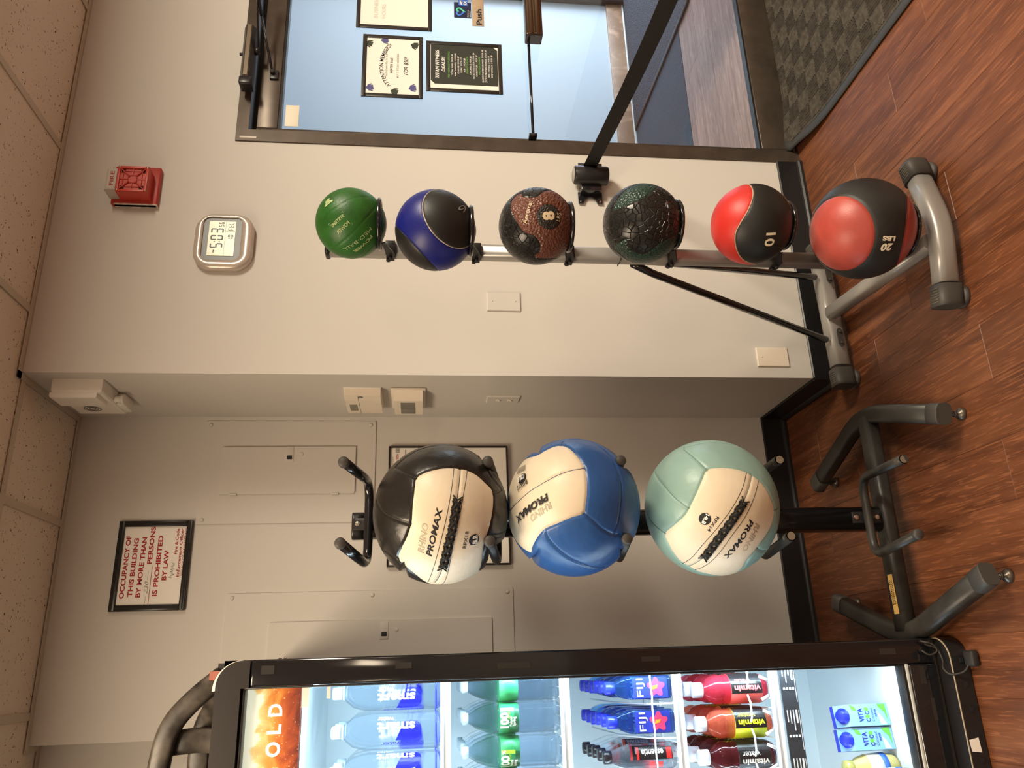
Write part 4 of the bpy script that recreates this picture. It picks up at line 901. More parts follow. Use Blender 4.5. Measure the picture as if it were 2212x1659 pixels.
def carve(level, fields):
    V, T = ico(level); V = V.copy(); T = T.copy(); lab = np.zeros(len(T), int)
    for k, f in enumerate(fields, 1):
        sd = f(V); sd[np.abs(sd) < 1e-5] = 1e-5; s = sd > 0; n = s[T].sum(1); mixed = (n > 0) & (n < 3)
        nl = np.where(n == 3, k, 0); keep = ~mixed; cache = {}; newV = []; newT = []; newL = []; base = len(V)
        def cut(i, j):
            key = (min(i, j), max(i, j))
            if key not in cache:
                t = sd[i] / (sd[i] - sd[j]); p = V[i] + (V[j] - V[i]) * t; newV.append(p / np.linalg.norm(p)); cache[key] = base + len(newV) - 1
            return cache[key]
        for ti in np.where(mixed)[0]:
            a, b, c = T[ti]
            while not (s[a] != s[b] and s[a] != s[c]): a, b, c = b, c, a
            p, q = cut(a, b), cut(a, c); la = k if s[a] else 0; lb = 0 if s[a] else k
            for tri, l in (((a, p, q), la), ((p, b, c), lb), ((p, c, q), lb)):
                newT.append(tri); newL.append(lab[ti] if lab[ti] else l)
        old = lab[keep]; nk = nl[keep]; lab = np.concatenate([np.where(old > 0, old, nk), np.array(newL, int)]) if newT else np.where(old > 0, old, nk)
        T = np.concatenate([T[keep], np.array(newT)]) if newT else T[keep]
        if newV: V = np.concatenate([V, np.array(newV)])
    return V, T, lab
def groove(V, lines, r, wd, dp):
    k = np.zeros(len(V))
    for L in lines: k = np.maximum(k, np.exp(-(dist_line(V, L) * r / wd) ** 2))
    return -k * dp
def part_mesh(name, V, T, m, parent):
    used = np.unique(T); mp = np.full(len(V), -1); mp[used] = np.arange(len(used))
    me = bpy.data.meshes.new(name); me.from_pydata(V[used].tolist(), [], mp[T].tolist()); me.materials.append(m)
    me.polygons.foreach_set('use_smooth', [True] * len(me.polygons)); return link_mesh(name, me, parent)
def line_tube(name, L, c, r, rad, m, parent, flat=None, closed=False):
    g = G(); L = [Vector(c) + Vector(p) * r for p in L]
    g.tube(L, rad, n=6, closed=closed); return g.obj(name, m, parent)

def make_ball(key, name, label, cat, group, parts, lines=(), wd=.0022, dp=.0014, level=6, extra=None):
    c, r = BALLS[key]; c = np.array(c)
    rt = root(name, (c[0], c[1], c[2] - r), label, cat, group)
    V, T, lab = carve(level, [p[0] for p in parts if p[0] is not None])
    rad = np.full(len(V), r)
    for f in [p[0] for p in parts if p[0] is not None]: rad = rad - dp * np.exp(-(f(V) * r / wd) ** 2)
    if len(lines): rad = rad + groove(V, lines, r, wd, dp)
    if extra: rad = extra(V, rad, c, r)
    X = c + V * rad[:, None]
    for k, p in enumerate(parts):
        sel = T[lab == p[3]]
        if len(sel): part_mesh(p[1], X, sel, p[2], rt)
    return rt, c, r

RUBG = mat('green_rubber', (.018, .105, .012), .42, bump=('noise', 420, .5, .0010), var=(25, .22))
RG_TXT = mat('green_relief_print', (.36, .46, .20), .6)
BLUE = mat('blue_rubber', (.008, .012, .155), .38, bump=('noise', 600, .4, .0008))
BLKR = mat('black_rubber', (.012, .012, .011), .45, bump=('noise', 500, .4, .0008))
REDR = mat('red_rubber', (.50, .022, .016), .42, bump=('noise', 600, .4, .0008))
DULLRED = mat('faded_red_rubber', (.36, .055, .040), .42, bump=('noise', 300, .3, .0008), var=(14, .14))
BROWNR = mat('brown_dimpled_rubber', (.120, .042, .026), .38, bump=('voronoi', 160, .9, .0035))
CRACKR = mat('black_crackle_rubber', (.013, .012, .011), .30, bump=('crack', 62, .9, .0030))
GREEND = mat('dark_green_dimpled_rubber', (.014, .036, .026), .34, bump=('voronoi', 170, .8, .0030))
PIPE = mat('worn_piping', (.42, .38, .32), .6, var=(60, .4)); TAN = mat('tan_piping', (.36, .28, .20), .6)
GOLD = mat('pale_gold_print', (.62, .50, .33), .5); CREAMP = mat('cream_print', (.78, .70, .52), .5)
MG = 'rubber medicine balls on the silver rack'
D8 = lambda L, k=8, cl=False: densify(L, cl, k)

# 1 green
gl = [D8(GEO['green'][k]) for k in ('g1', 'g2', 'g3', 'g4', 'g5')]
rt, c, r = make_ball('green', 'medicine_ball', 'plain green medicine ball on the top ring of the silver rack', 'medicine ball', MG, [(None, 'shell', RUBG, 0)], gl, .0014, .0016)
t = TXT['green']
sph_text('POWER', c, r, *t['POWER'], RG_TXT, rt, bold=.03); sph_text('MED-BALL', c, r, *t['MED-BALL'], RG_TXT, rt)
b4 = [Vector(p) for p in t['badge']]
g = G(); g.tube([Vector(c) + Vector(p) * (r + .0004) for p in densify(b4, True, 1)], .0006, n=5, closed=True); g.obj('badge_border', RG_TXT, rt)
def lerpd(a, b, k): return tuple((Vector(a) * (1 - k) + Vector(b) * k).normalized())
A_, B_, C_, D_ = b4                      # text runs from B to C side reading upside down
for i, word in enumerate(('POWER', 'SYSTEMS')):
    k0, k1 = ((.30, .12), (.88, .72))[i]
    e0, e1 = lerpd(B_, A_, .14 + .52 * i), lerpd(C_, D_, .14 + .52 * i); tp = lerpd(B_, A_, .14 + .52 * i + .0)
    up = lerpd(B_, A_, .14 + .52 * i - .20 if 0 else .34 + .50 * i)
    s0, s1 = lerpd(e0, e1, .08), lerpd(e0, e1, .92)
    sph_text(word, c, r, s1 if 0 else s0, s1, lerpd(lerpd(B_, C_, .08), lerpd(A_, D_, .08), .36 + .50 * i), RG_TXT, rt, bold=.03)
sph_text('4', c, r, *t['4'], RG_TXT, rt, bold=.05)
# 2 blue and black, 6
ca = CAP['blue6']; f1, f2 = cap_field(ca[0][:3], ca[0][3]), cap_field(ca[1][:3], ca[1][3])
def cap_ring(q, n=72):
    a = Vector(q[:3]).normalized(); u = a.orthogonal().normalized(); v = a.cross(u); h = q[3]; s_ = math.sqrt(1 - h * h)
    return [a * h + (u * math.cos(2 * pi * k / n) + v * math.sin(2 * pi * k / n)) * s_ for k in range(n)]
rt, c, r = make_ball('blue6', 'medicine_ball', 'blue medicine ball with black caps marked 6, second ring from the top', 'medicine ball', MG,
                     [(f1, 'black_cap', BLKR, 1), (f2, 'black_cap', BLKR, 2), (None, 'blue_band', BLUE, 0)])
line_tube('piping', cap_ring(ca[0]), c, r - .0009, .0016, PIPE, rt, closed=True); line_tube('piping', cap_ring(ca[1]), c, r - .0010, .0010, BLKR, rt, closed=True)
sph_text('6', c, r, *TXT['blue6']['6'], GREYINK, rt, outline=False, bold=-.01)
# 3 brown and black, 8 lbs
fb = poly_field(GEO['aero8']['a']); dc = Vector(TXT['aero8']['disc'][0]).normalized(); dh = math.cos(dc.angle(Vector(TXT['aero8']['disc'][1])))
DISC = mat('black_disc_rubber', (.016, .013, .011), .4, bump=('voronoi', 260, .9, .0025))
rt, c, r = make_ball('aero8', 'medicine_ball', 'brown dimpled and black medicine ball marked 8 LBS, third ring from the top', 'medicine ball', MG,
                     [(cap_field(dc, dh), 'number_disc', DISC, 1), (fb, 'brown_panel', BROWNR, 2), (None, 'crackle_shell', CRACKR, 0)])
t = TXT['aero8']; sph_text('8', c, r, *t['8'], GOLD, rt, bold=.05); sph_text('LBS', c, r, *t['LBS'], GOLD, rt); sph_text('Aeromat', c, r, *t['Aeromat'], GOLD, rt, bold=.01)
# 4 black crackle and green
rt, c, r = make_ball('aerog', 'medicine_ball', 'black crackle medicine ball with dark green dimpled bands, fourth ring from the top', 'medicine ball', MG,
                     [(poly_field(GEO['aerog']['gA']), 'green_panel', GREEND, 1), (poly_field(GEO['aerog']['gB']), 'green_panel', GREEND, 2), (None, 'crackle_shell', CRACKR, 0)])
vd = Vector((-.47, -.87, .14)).normalized()
G().lathe([(0, 0), (.0035, 0), (.0028, .0004), (0, .0002)], Vector(c) + vd * (r - .0002), vd, 12).obj('valve', INK, rt)
# 5 red and black, 10
q = GEO['red10']; pa = q['a'] + [(-.85, .50, -.15), (-.55, .83, .0), (0.1, .98, .2), (.6, .75, .3), (.85, .2, .4), (.88, -.35, .28)]
pb = q['b'] + [(-.25, -.05, -.97), (.1, .3, -.95), (.5, .3, -.8), (.75, -.2, -.6)]
rt, c, r = make_ball('red10', 'medicine_ball', 'bright red and black medicine ball with tan piping marked 10, second ring from the bottom', 'medicine ball', MG,
                     [(poly_field(pa), 'red_panel', REDR, 1), (poly_field(pb), 'red_panel', REDR, 2), (None, 'black_panel', BLKR, 0)])
line_tube('piping', D8(pa, 6, True), c, r - .0008, .0019, TAN, rt, closed=True); line_tube('piping', D8(pb, 6, True), c, r - .0008, .0012, TAN, rt, closed=True)
t = TXT['red10']; sph_text('10', c, r, *t['10'], CREAMP, rt, bold=.02)
# 6 faded red and black, 20 lbs
ca = CAP['red20']; f1, f2 = cap_field(ca[0][:3], ca[0][3]), (lambda q: (lambda V: cap_field([-x for x in q[:3]], -q[3])(V)))(ca[1])
rt, c, r = make_ball('red20', 'medicine_ball', 'largest faded red ball with a black band marked 20 LBS, lowest on the rack', 'medicine ball', MG,
                     [(f1, 'red_cap', DULLRED, 1), (f2, 'red_cap', DULLRED, 2), (None, 'black_band', mat('black_band_rubber', (.016, .015, .014), .5, bump=('noise', 300, .3, .0008), var=(10, .3)), 0)], wd=.0028, dp=.002)
line_tube('piping', cap_ring([-x for x in ca[1][:3]] + [-ca[1][3]]), c, r - .0016, .0018, mat('dark_red_line', (.16, .02, .015), .5), rt, closed=True)
t = TXT['red20']; sph_text('20', c, r, *t['20'], CREAMP, rt, bold=.05, shear=.15); sph_text('LBS', c, r, *t['LBS'], CREAMP, rt, bold=.05)

# ---------------------------------------------------------------- soft wall balls
PRONG_Z = (1.625, 1.277, .943, .528, .190); PRONG_DX, PRONG_R, PRONG_TIP, STX = .097, .0125, -.552, -.528
def dent(V, rad, c, r):
    out = rad.copy()
    out *= 1 - .028 * np.clip(V[:, 2] ** 2, 0, 1) + .006
    for z in PRONG_Z:
        for sx in (-1, 1):
            o = np.array([STX + sx * PRONG_DX - c[0], z - .012 - c[2]]); 
            if np.hypot(*o) > r + .04: continue
            d2 = V[:, [0, 2]]; L = np.linalg.norm(d2, axis=1) + 1e-9; u = d2 / L[:, None]; al = u @ o; pe = np.abs(u[:, 0] * o[1] - u[:, 1] * o[0]); R_ = PRONG_R + .0015
            hit = np.where((pe < R_) & (al > 0), (al - np.sqrt(np.maximum(R_ * R_ - pe * pe, 0))) / L, 9)
            soft = np.where((pe >= R_) & (al > 0), (al / L) + (pe - R_) * 1.1 / L, 9)
            lim = np.minimum(hit, soft)
            y = c[1] + V[:, 1] * np.minimum(lim, out); k = np.clip((y - PRONG_TIP + .012) / .02, 0, 1)
            lim = lim + (1 - k) * .2
            out = np.where(lim < out, lim + (out - lim) * 0.0, out)
    return out
LEAT = lambda n, c, rg=.34, v=.10: mat(n, c, rg, bump=('noise', 24, .35, .006), var=(7, v))
CREAML = mat('cream_leatherette', (.74, .63, .47), .42, bump=('noise', 22, .35, .005), var=(6, .10, (.78, .68, .52)))
THREAD = mat('dark_thread', (.03, .028, .025), .7); LACE = mat('black_lace', (.010, .010, .010), .85)
WBG = 'soft wall balls on the black stand'
def wall_ball(key, label, leather, seam_thread):
    q = GEO[key]; L = {k: D8(v) for k, v in q.items() if k != 'cream'}
    seams = [v for k, v in L.items() if k[0] == 's' or k == 'ridge']
    rt, c, r = make_ball(key, 'wall_ball', label, 'wall ball', WBG, [(poly_field(q['cream']), 'cream_panel', CREAML, 1), (None, 'leather_panels', leather, 0)], seams, .0034, .0026, 7, dent)
    rr = r * .992
    def onsurf(P):   # follow the slightly flattened ball
        return [Vector(p) * (1 - .028 * p[2] ** 2 + .006) for p in P]
    for k in ('t1', 't2'):
        if k in L: line_tube('stitch_line', onsurf(L[k]), c, r + .0001, .0007, THREAD, rt)
    for k, v in L.items():
        if k[0] == 's' or k == 'ridge': line_tube('seam', onsurf(v), c, r - .0022, .0008, seam_thread, rt)
    return rt, Vector(c), r, L
def lacing(L, c, r, rt, n=7):
    P = [Vector(p).normalized() for p in L]; P = [p * (1 - .028 * p.z ** 2 + .006) for p in P]
    seg = [0]; 
    for a, b in zip(P, P[1:]): seg.append(seg[-1] + (b - a).length)
    def at(t):
        d = t * seg[-1]
        for i in range(len(P) - 1):
            if d <= seg[i + 1] or i == len(P) - 2:
                k = (d - seg[i]) / (seg[i + 1] - seg[i] + 1e-9); return P[i] * (1 - k) + P[i + 1] * k, (P[i + 1] - P[i]).normalized()
    g = G(); ww = .0095 / r
    def pt(t, s_, h=0.0):
        p, d = at(min(max(t, 0), 1)); sd = p.cross(d).normalized(); over = (t - min(max(t, 0), 1)) * seg[-1]; return c + (p + sd * (s_ * ww) + d * over) * (r + h)
    for i in range(n):
        a, b = i / n, (i + 1) / n; m_ = (a + b) / 2
        for sg in (1, -1):
            h1 = .0045 if sg > 0 else .0030
            g.tube([pt(a - .02, sg, -.001), pt(m_ - .03, sg * .35, h1), pt(m_ + .03, -sg * .35, h1), pt(b + .02, -sg, -.001)], .0024, n=6)
            g.tube([pt(m_ - .05, sg * 1.05, .000), pt(m_, sg * .75, .003), pt(m_ + .05, sg * 1.05, .000)], .0020, n=6)
        g.tube([pt(a + .02, 0, .001), pt(m_, .15, .004), pt(b - .02, 0, .001)], .0026, n=6)
    for t0, dr_ in ((0, -1), (1, 1)):
        for sg in (1, -1): g.tube([pt(t0, 0, .003), pt(t0 + dr_ * .06, sg * 1.2, .002)], (.0018), n=6)
    g.obj('lacing', LACE, rt)
def logos(key, rt, c, r, num, lb):
    t = TXT[key]
    sph_text('RHINO', c, r, *t['RHINO'], INK, rt, shear=.2, outline=True, off=.0008)
    sph_text('PROMAX', c, r, *t['PROMAX'], INK, rt, shear=.2, bold=.035)
    sph_text('PROMAX', c, r, *t['PROMAX'], INK, rt, shear=.2, outline=True, off=.0006, shift=(.010, .012))
    sph_text(num, c, r, *t[num], INK, rt, bold=.01)
    d0, d1 = Vector(t['disc'][0]).normalized(), Vector(t['disc'][1]).normalized(); a = d0.angle(d1); u = d0.orthogonal().normalized(); v = d0.cross(u); VV = [c + d0 * (r + .0012)]; F = []
    for k in range(32): th_ = 2 * pi * k / 32; VV.append(c + (d0 * math.cos(a) + (u * math.cos(th_) + v * math.sin(th_)) * math.sin(a)).normalized() * (r + .0010))
    for k in range(32): F.append((0, 1 + k, 1 + (k + 1) % 32))
    o = mesh_from('weight_disc', VV, F, INK, rt)
    sph_text(lb, c, r, *t[lb], WHITEINK, o, bold=.04, off=.0022)
rt, c, r, L = wall_ball('wblack', 'black and cream laced wall ball marked 18LB, topmost of the three', mat('black_leatherette', (.016, .014, .012), .30, bump=('noise', 20, .5, .006)), THREAD)
lacing(L['lace'], c, r, rt, 8); logos('wblack', rt, c, r, 'RPX18', '18LB')
rt, c, r, L = wall_ball('wblue', 'royal blue and cream wall ball marked 12LB, in the middle', mat('blue_leatherette', (.022, .085, .27), .34, bump=('noise', 20, .5, .006), var=(9, .10)), mat('blue_thread', (.02, .05, .14), .6))
logos('wblue', rt, c, r, 'RPX12', '12LB')
b0, b1, b2 = (Vector(p).normalized() for p in TXT['wblue']['bar']); VV, F = [], []
for k in range(16):
    if k in (3, 7, 12): continue
    for a_, b_ in ((k / 16, 0), ((k + .5) / 16, 0), ((k + .5) / 16, 1), (k / 16, 1)):
        e = (b0 * (1 - b_) + b2 * b_) * (1 - a_) + (b1 * (1 - b_) + (b1 + b2 - b0) * b_) * a_; VV.append(c + e.normalized() * (r + .001))
    F.append(tuple(len(VV) - 4 + j for j in range(4)))
mesh_from('barcode', VV, F, INK, rt)
rt, c, r, L = wall_ball('wteal', 'pale teal and cream laced wall ball marked 14LB, lowest of the three', mat('teal_leatherette', (.25, .40, .36), .38, bump=('noise', 20, .5, .006), var=(9, .06)), mat('teal_thread', (.12, .20, .18), .6))
lacing(L['lace'], c, r, rt, 8); logos('wteal', rt, c, r, 'RPX14', '14LB')

# ---------------------------------------------------------------- silver ball rack
rk = root('ball_rack', (.178, -.40, 0), 'silver upright rack with black rings holding six medicine balls', 'ball rack')
g = G(); g.tube([(.395, -.090, .047), (.005, -.097, .047)], (.027, .030), n=16, up=(0, 0, 1)); rear = g.obj('rear_foot', SILVER, rk)
g = G(); g.tube(fillet([(.345, -.668, .047), (.185, -.705, .047), (.02, -.672, .047)], .06, 6), (.027, .030), n=16, up=(0, 0, 1)); front = g.obj('front_foot', SILVER, rk)
def end_cap(p, d, par):
    p, d = Vector(p), Vector(d).normalized(); s_ = d.cross(Vector((0, 0, 1))).normalized()
    g = G(); g.tube([p - d * .004, p + d * .045, p + d * .056], (.0325, .0355), n=16, up=(0, 0, 1)); g.lathe([(.030, 0), (.032, .004), (.030, .014), (.0, .014)], (p.x + d.x * .028, p.y + d.y * .028, 0), n=20)
    o = g.obj('end_cap', GREYCAP, par)
    g = G(); 
    for k in range(6): b_ = p + d * (.008 + k * .0075) + Vector((0, 0, .0355)) - s_ * 0.008; g.tube([b_ - s_ * .008, b_ + s_ * .022], .0014, n=5)
    g.obj('grip_rib', mat('rib_dust', (.11, .095, .075), .7), o, kind=None)
end_cap((.41, -.090, .047), (1, 0, 0), rear); end_cap((-.01, -.097, .047), (-1, -.01, 0), rear)
end_cap((.350, -.667, .047), (1, .2, 0), front); end_cap((.012, -.670, .047), (-1, .2, 0), front)
g = G(); g.tube([(.188, -.13, .062), (.146, -.675, .062)], (.023, .023), n=16, up=(0, 0, 1)); g.obj('base_beam', SILVER, rk)
PX, PY = .178, -.497
g = G(); g.tube([(PX, PY, .08), (PX, PY, 1.690)], (.021, .020), n=16, up=(0, 1, 0)); post = g.obj('upright', SILVER, rk)
g = G(); g.box(PX - .023, PX + .023, PY - .022, PY + .022, 1.688, 1.702, .006); g.obj('top_cap', BLACKSATIN, rk)
g = G(); g.box(PX - .0222, PX + .0222, PY - .0212, PY + .0212, .8865, .8880); g.obj('sleeve_joint', BLACKMATTE, post)
RR = .062; RT = .0056
for key in ('green', 'blue6', 'aero8', 'aerog', 'red10', 'red20'):
    (cx, cy, cz), r = BALLS[key]; R2 = RR if key != 'red20' else .072
    z = cz - math.sqrt((r + RT) ** 2 - R2 ** 2); n = 28
    hd = root('ball_holder', (PX, PY, z)); hd.parent = rk; hd.location = Vector((PX, PY, z)) - rk.location
    g = G(); g.tube([(cx + R2 * math.cos(2 * pi * k / n), cy + R2 * math.sin(2 * pi * k / n), z) for k in range(n)], RT, n=8, closed=True)
    g.tube([(cx - .012, cy + R2, z - .002), (PX - .012, PY - .02, z - .014)], .005, n=8) if False else None
    g.obj('ring', BLACKGLOSS, hd)
    g = G(); g.prism([(PY + .012, z - .012), (PY - .030, z - .012), (cy + R2 + .004, z - .003), (cy + R2 - .006, z - .010), (PY - .030, z - .034), (PY + .012, z - .034)], (PX - .0225, 0, 0), (0, 1, 0), (0, 0, 1), (-.004, 0, 0))
    g.box(PX - .026, PX + .014, PY - .030, PY - .0205, z - .036, z - .010, .001); g.obj('bracket', BLACKSATIN, hd)
    g = G(); g.cyl((PX - .0262, PY + .000, z - .017), (PX - .034, PY + .000, z - .017), .0058, 6); g.cyl((PX - .0262, PY - .014, z - .024), (PX - .036, PY - .014, z - .024), .0048, 10); g.obj('bolt', BLACKMATTE, hd)
for xe in (.330, .095):
    g = G(); P = [Vector((PX + (.010 if xe > .2 else -.010), PY + .024, .842)), Vector((PX + (.02 if xe > .2 else -.02), PY + .06, .775)), Vector((xe, -.115, .090))]
    g.tube(P, .0115, n=12); g.obj('brace', BLACKGLOSS, rk)
    g = G(); g.prism([(math.cos(2 * pi * k / 20) * .012, math.sin(2 * pi * k / 20) * .018 + (.016 if k < 10 else -.016)) for k in range(20)], (xe, -.1355, .050), (0, -.2, 1), (1, 0, 0), (0, -.003, 0))
    for d in (-.02, .02): g.cyl((xe + d, -.139, .052), (xe + d, -.145, .051), .0045, 10)
    g.obj('brace_plate', GREYCAP, rk)

# ---------------------------------------------------------------- black stand for the wall balls
sd = root('wall_ball_stand', (STX, -.25, 0), 'black steel stand with forward prongs holding three wall balls', 'ball stand')
g = G(); g.tube([(STX, -.215, .08), (STX, -.215, 1.597)], (.0365, .025), n=16, up=(0, 1, 0)); ps_ = g.obj('post', BLACKGLOSS, sd)
g = G(); g.tube([(STX, -.215, 1.595), (STX, -.215, 1.612), (STX, -.215, 1.622), (STX, -.215, 1.627)], (.037, .0255), n=16, up=(0, 1, 0)); g.obj('post_cap', BLACKSATIN, sd)
for i, z in enumerate(PRONG_Z):
    par = root('prong_pair', (STX, -.27, z)); par.parent = sd; par.location = Vector((STX, -.27, z)) - sd.location
    dx = PRONG_DX
    g = G(); yb = -.262; zb_ = z - .045; pts_ = fillet([(STX - dx, PRONG_TIP, z), (STX - dx - .016, yb, zb_), (STX + dx + .016, yb, zb_), (STX + dx, PRONG_TIP, z)], .055, 8)
    dm = BLACKGLOSS if i < 1 else DUSTY
    if i == 3: g.tube(pts_, PRONG_R, n=14, caps=False)
    else: g.tube(pts_, PRONG_R, n=14)
    g.obj('prong_tube', dm, par)
    for sx in (-1, 1):
        if i == 3 or (i == 4 and sx > 0): G().lathe([(PRONG_R, -.0), (PRONG_R * .82, 0), (PRONG_R * .80, -.03), (0, -.03)], (STX + sx * dx, PRONG_TIP - .0005, z), (0, -1, 0), 14).obj('open_end', mat('worn_steel', (.18, .14, .10), .5), par)
        else: G().lathe([(PRONG_R + .001, -.012), (PRONG_R + .001, .0), (PRONG_R - .002, .003), (0, .0036)], (STX + sx * dx, PRONG_TIP, z), (0, -1, 0), 14).obj('prong_cap', GREYCAP, par)
    G().box(STX - .017, STX + .017, -.250, -.241, z - .090, z - .004, .002).obj('mount_plate', BLACKSATIN, par)
    g = G()
    for zz in (z - .078, z - .014): g.lathe([(0, 0), (.0075, 0), (.0070, .005), (0, .006)], (STX, -.2495, zz), (0, -1, 0), 6, smooth=False)
    g.obj('bolt', CHROME, par)
LEGW = (.030, .0225)
g = G(); g.tube([(-.215, -.225, .066), (-.845, -.215, .066)], (.030, .0235), n=16, up=(0, 0, 1)); g.obj('cross_beam', DUSTY, sd)
for nm, P in (('r', [(-.335, .135, .064), (-.195, -.205, .064), (-.308, -.555, .064)]), ('l', [(-.745, .13, .064), (-.868, -.215, .064), (-.738, -.585, .064)])):
    g = G(); g.tube(fillet(P, .10, 8), (.028, .021), n=16, up=(0, 0, 1)); lg = g.obj('leg', DUSTY, sd)
    for a, b_ in ((P[0], P[1]), (P[2], P[1])):
        a, b_ = Vector(a), Vector(b_); d = (a - b_).normalized()
        g = G(); g.tube([a - d * .03, a + d * .012, a + d * .020], (.0295, .0225), n=16, up=(0, 0, 1)); g.obj('end_cap', GREYCAP, lg)
        f = a + d * .004; g = G(); g.lathe([(.017, 0), (.018, .004), (.014, .012), (.005, .014), (.005, .044), (0, .044)], (f.x, f.y, 0), n=18); g.lathe([(.009, .020), (.009, .026)], (f.x, f.y, 0), n=6); g.obj('levelling_foot', mat('foot_steel', (.12, .10, .08), .35, metal=.7), lg)
YEL = mat('yellow_decal', (.52, .33, .10), .45)
o = G().box(-.800, -.690, -.2355, -.212, .0893, .0900).obj('decal', YEL, sd)
g = G(); rr_ = random.Random(5)
for k in range(14):
    x = -.705 - k * .0050; zz = .0905
    for y0 in (-.2225, -.2325 + .001):
        w_ = rr_.uniform(.0022, .0036); yo = rr_.uniform(-.001, .001); g.raw([(x, y0 + yo, zz), (x - w_, y0 + yo + .001, zz), (x - w_ - .0022, y0 + yo + .0075, zz), (x - .0022, y0 + yo + .0065, zz)], [(0, 1, 2, 3)])
g.obj('decal_print', INK, o)
g = G()
for s_ in (-1, 1): g.cyl((STX + s_ * .036, -.215, .105), (STX + s_ * .045, -.215, .105), .006, 6)
g.obj('side_bolt', CHROME, sd)
# ---------------------------------------------------------------- drinks cooler
FX1, FX0, FY, FB = -.870, -1.560, -.315, .395      # right and left sides, door face, back
COOL = (0.70, 0.90, 1.0)
LINER = mat('cooler_liner', (.68, .76, .80), .45)
SHELFW = mat('white_coated_wire', (.85, .88, .90), .35)
fr = root('drinks_cooler', (-1.215, 0, 0), 'tall black glass-door drinks cooler lit inside, full of bottles', 'drinks cooler')
g = G()
g.box(FX1 - .022, FX1, -.27, FB, .06, 1.925).box(FX0, FX0 + .022, -.27, FB, .06, 1.925).box(FX0, FX1, FB - .022, FB, .06, 1.925).box(FX0, FX1, -.27, FB, 1.895, 1.925).box(FX0, FX1, -.27, FB, .06, .085)
g.obj('cabinet', mat('cooler_side', (.030, .022, .020), .20, coat=.5), fr)
IX1, IX0 = -.903, -1.520
g = G(); g.box(IX1, IX1 + .008, -.262, .345, .118, 1.73).box(IX0 - .008, IX0, -.262, .345, .118, 1.73).box(IX0, IX1, .335, .345, .118, 1.73).box(IX0, IX1, -.262, .345, .106, .118).box(IX0, IX1, -.262, .345, 1.73, 1.742); g.obj('liner', LINER, fr)
GLB = mat('glossy_black_door', (.010, .010, .012), .10, coat=.6)
g = G(); g.box(-.934, FX1, FY, -.272, .060, 1.852, .006, 3).box(FX0, -1.496, FY, -.272, .060, 1.852, .006, 3); g.obj('door_stile', GLB, fr)
g = G(); g.box(-1.496, -.934, FY, -.272, .060, .140, .006, 3); g.obj('door_rail', GLB, fr)
g = G(); g.box(-1.500, -.930, FY + .004, -.275, .1395, .1475, .001); g.obj('lower_trim', mat('pale_trim', (.62, .66, .64), .3), fr)
g = G(); g.box(-.9385, -.9335, FY + .006, -.272, .145, 1.868, .0015).box(-1.50, -.934, FY + .006, -.272, .1475, .156, .0015).box(-1.50, -.934, FY + .006, -.272, 1.862, 1.868, .0015); g.obj('door_gasket', BLACKSATIN, fr)
G().box(-1.497, -.937, -.284, -.280, .15, 1.865).obj('door_glass', pane_mat('cooler_pane', (.97, .98, .985), .9), fr)
# header with its rounded corner
arc = lambda R_, cx, cz, n=10: [(cx + R_ * math.sin(pi / 2 * k / n), cz + R_ * math.cos(pi / 2 * k / n)) for k in range(n + 1)]
hp_ = arc(.060, -.932, 1.867) + [(FX1 - .002, 1.853), (-.934, 1.853), (-.934, 1.870), (-1.50, 1.870), (-1.50, 1.853), (FX0, 1.853), (FX0, 1.933), (-.932, 1.933)]
hd_ = arc(.060, -.932, 1.872) + [(FX1 - .002, 1.853), (-.936, 1.853), (-.936, 1.872), (FX0 + .06, 1.872), (FX0 + .06, 1.853), (FX0, 1.853), (FX0, 1.932)]
HEADM = mat('header_black', (.022, .019, .018), .32)
g = G(); g.prism(hd_, (0, FY - .002, 0), (1, 0, 0), (0, 0, 1), (0, .050, 0)); g.obj('header', HEADM, fr)
wa = arc(.070, -.940, 1.872) ; wi = arc(.062, -.940, 1.872)[::-1]
g = G(); g.prism(wa + wi, (0, FY + .010, 0), (1, 0, 0), (0, 0, 1), (0, .10, 0)); g.obj('header_cover', WHITEPL, fr)
g = G(); g.box(-.905, -.874, -.20, .10, 1.926, 1.956).box(-.93, -.905, -.20, -.10, 1.926, 1.940); g.obj('hinge_bracket', BLACKMATTE, fr)
g = G(); g.cyl((FX1, -.25, 1.78), (FX1 + .004, -.25, 1.78), .004).cyl((FX1, -.235, 1.795), (FX1 + .004, -.235, 1.795), .004).cyl((FX1, -.262, 1.792), (FX1 + .004, -.262, 1.792), .003); g.obj('screw', CHROME, fr)
pl_ = [(FX1 - .062 + .062 * math.sin(pi / 2 * k / 10), -(-.375 + .062 - .062 * math.cos(pi / 2 * k / 10))) for k in range(11)]
g = G(); g.prism([(FX0, .368)] + [(FX1 - .055 + .055 * math.sin(pi / 2 * k / 10) * 1.0, .368 - .055 + .055 * math.cos(pi / 2 * k / 10)) for k in range(11)] + [(FX1, .25), (FX0, .25)], (0, 0, .003), (1, 0, 0), (0, -1, 0), (0, 0, .046)); kick = g.obj('kick_plate', BLACKSATIN, fr)
g = G(); g.tube([(FX0, -.366, .051)] + [(FX1 - .055 + .055 * math.sin(pi / 2 * k / 10), -(.366 - .055 + .055 * math.cos(pi / 2 * k / 10)), .051) for k in range(11)] + [(FX1, -.27, .051)], .0022, n=6); g.obj('kick_edge', mat('worn_edge_line', (.35, .29, .20), .4), kick)
g = G()
for x in (-.925, -.985, -1.045, -1.105, -1.165): g.box(x - .009, x + .003, -.3705, -.3675, .018, .028)
g.obj('vent_slot', INK, kick)
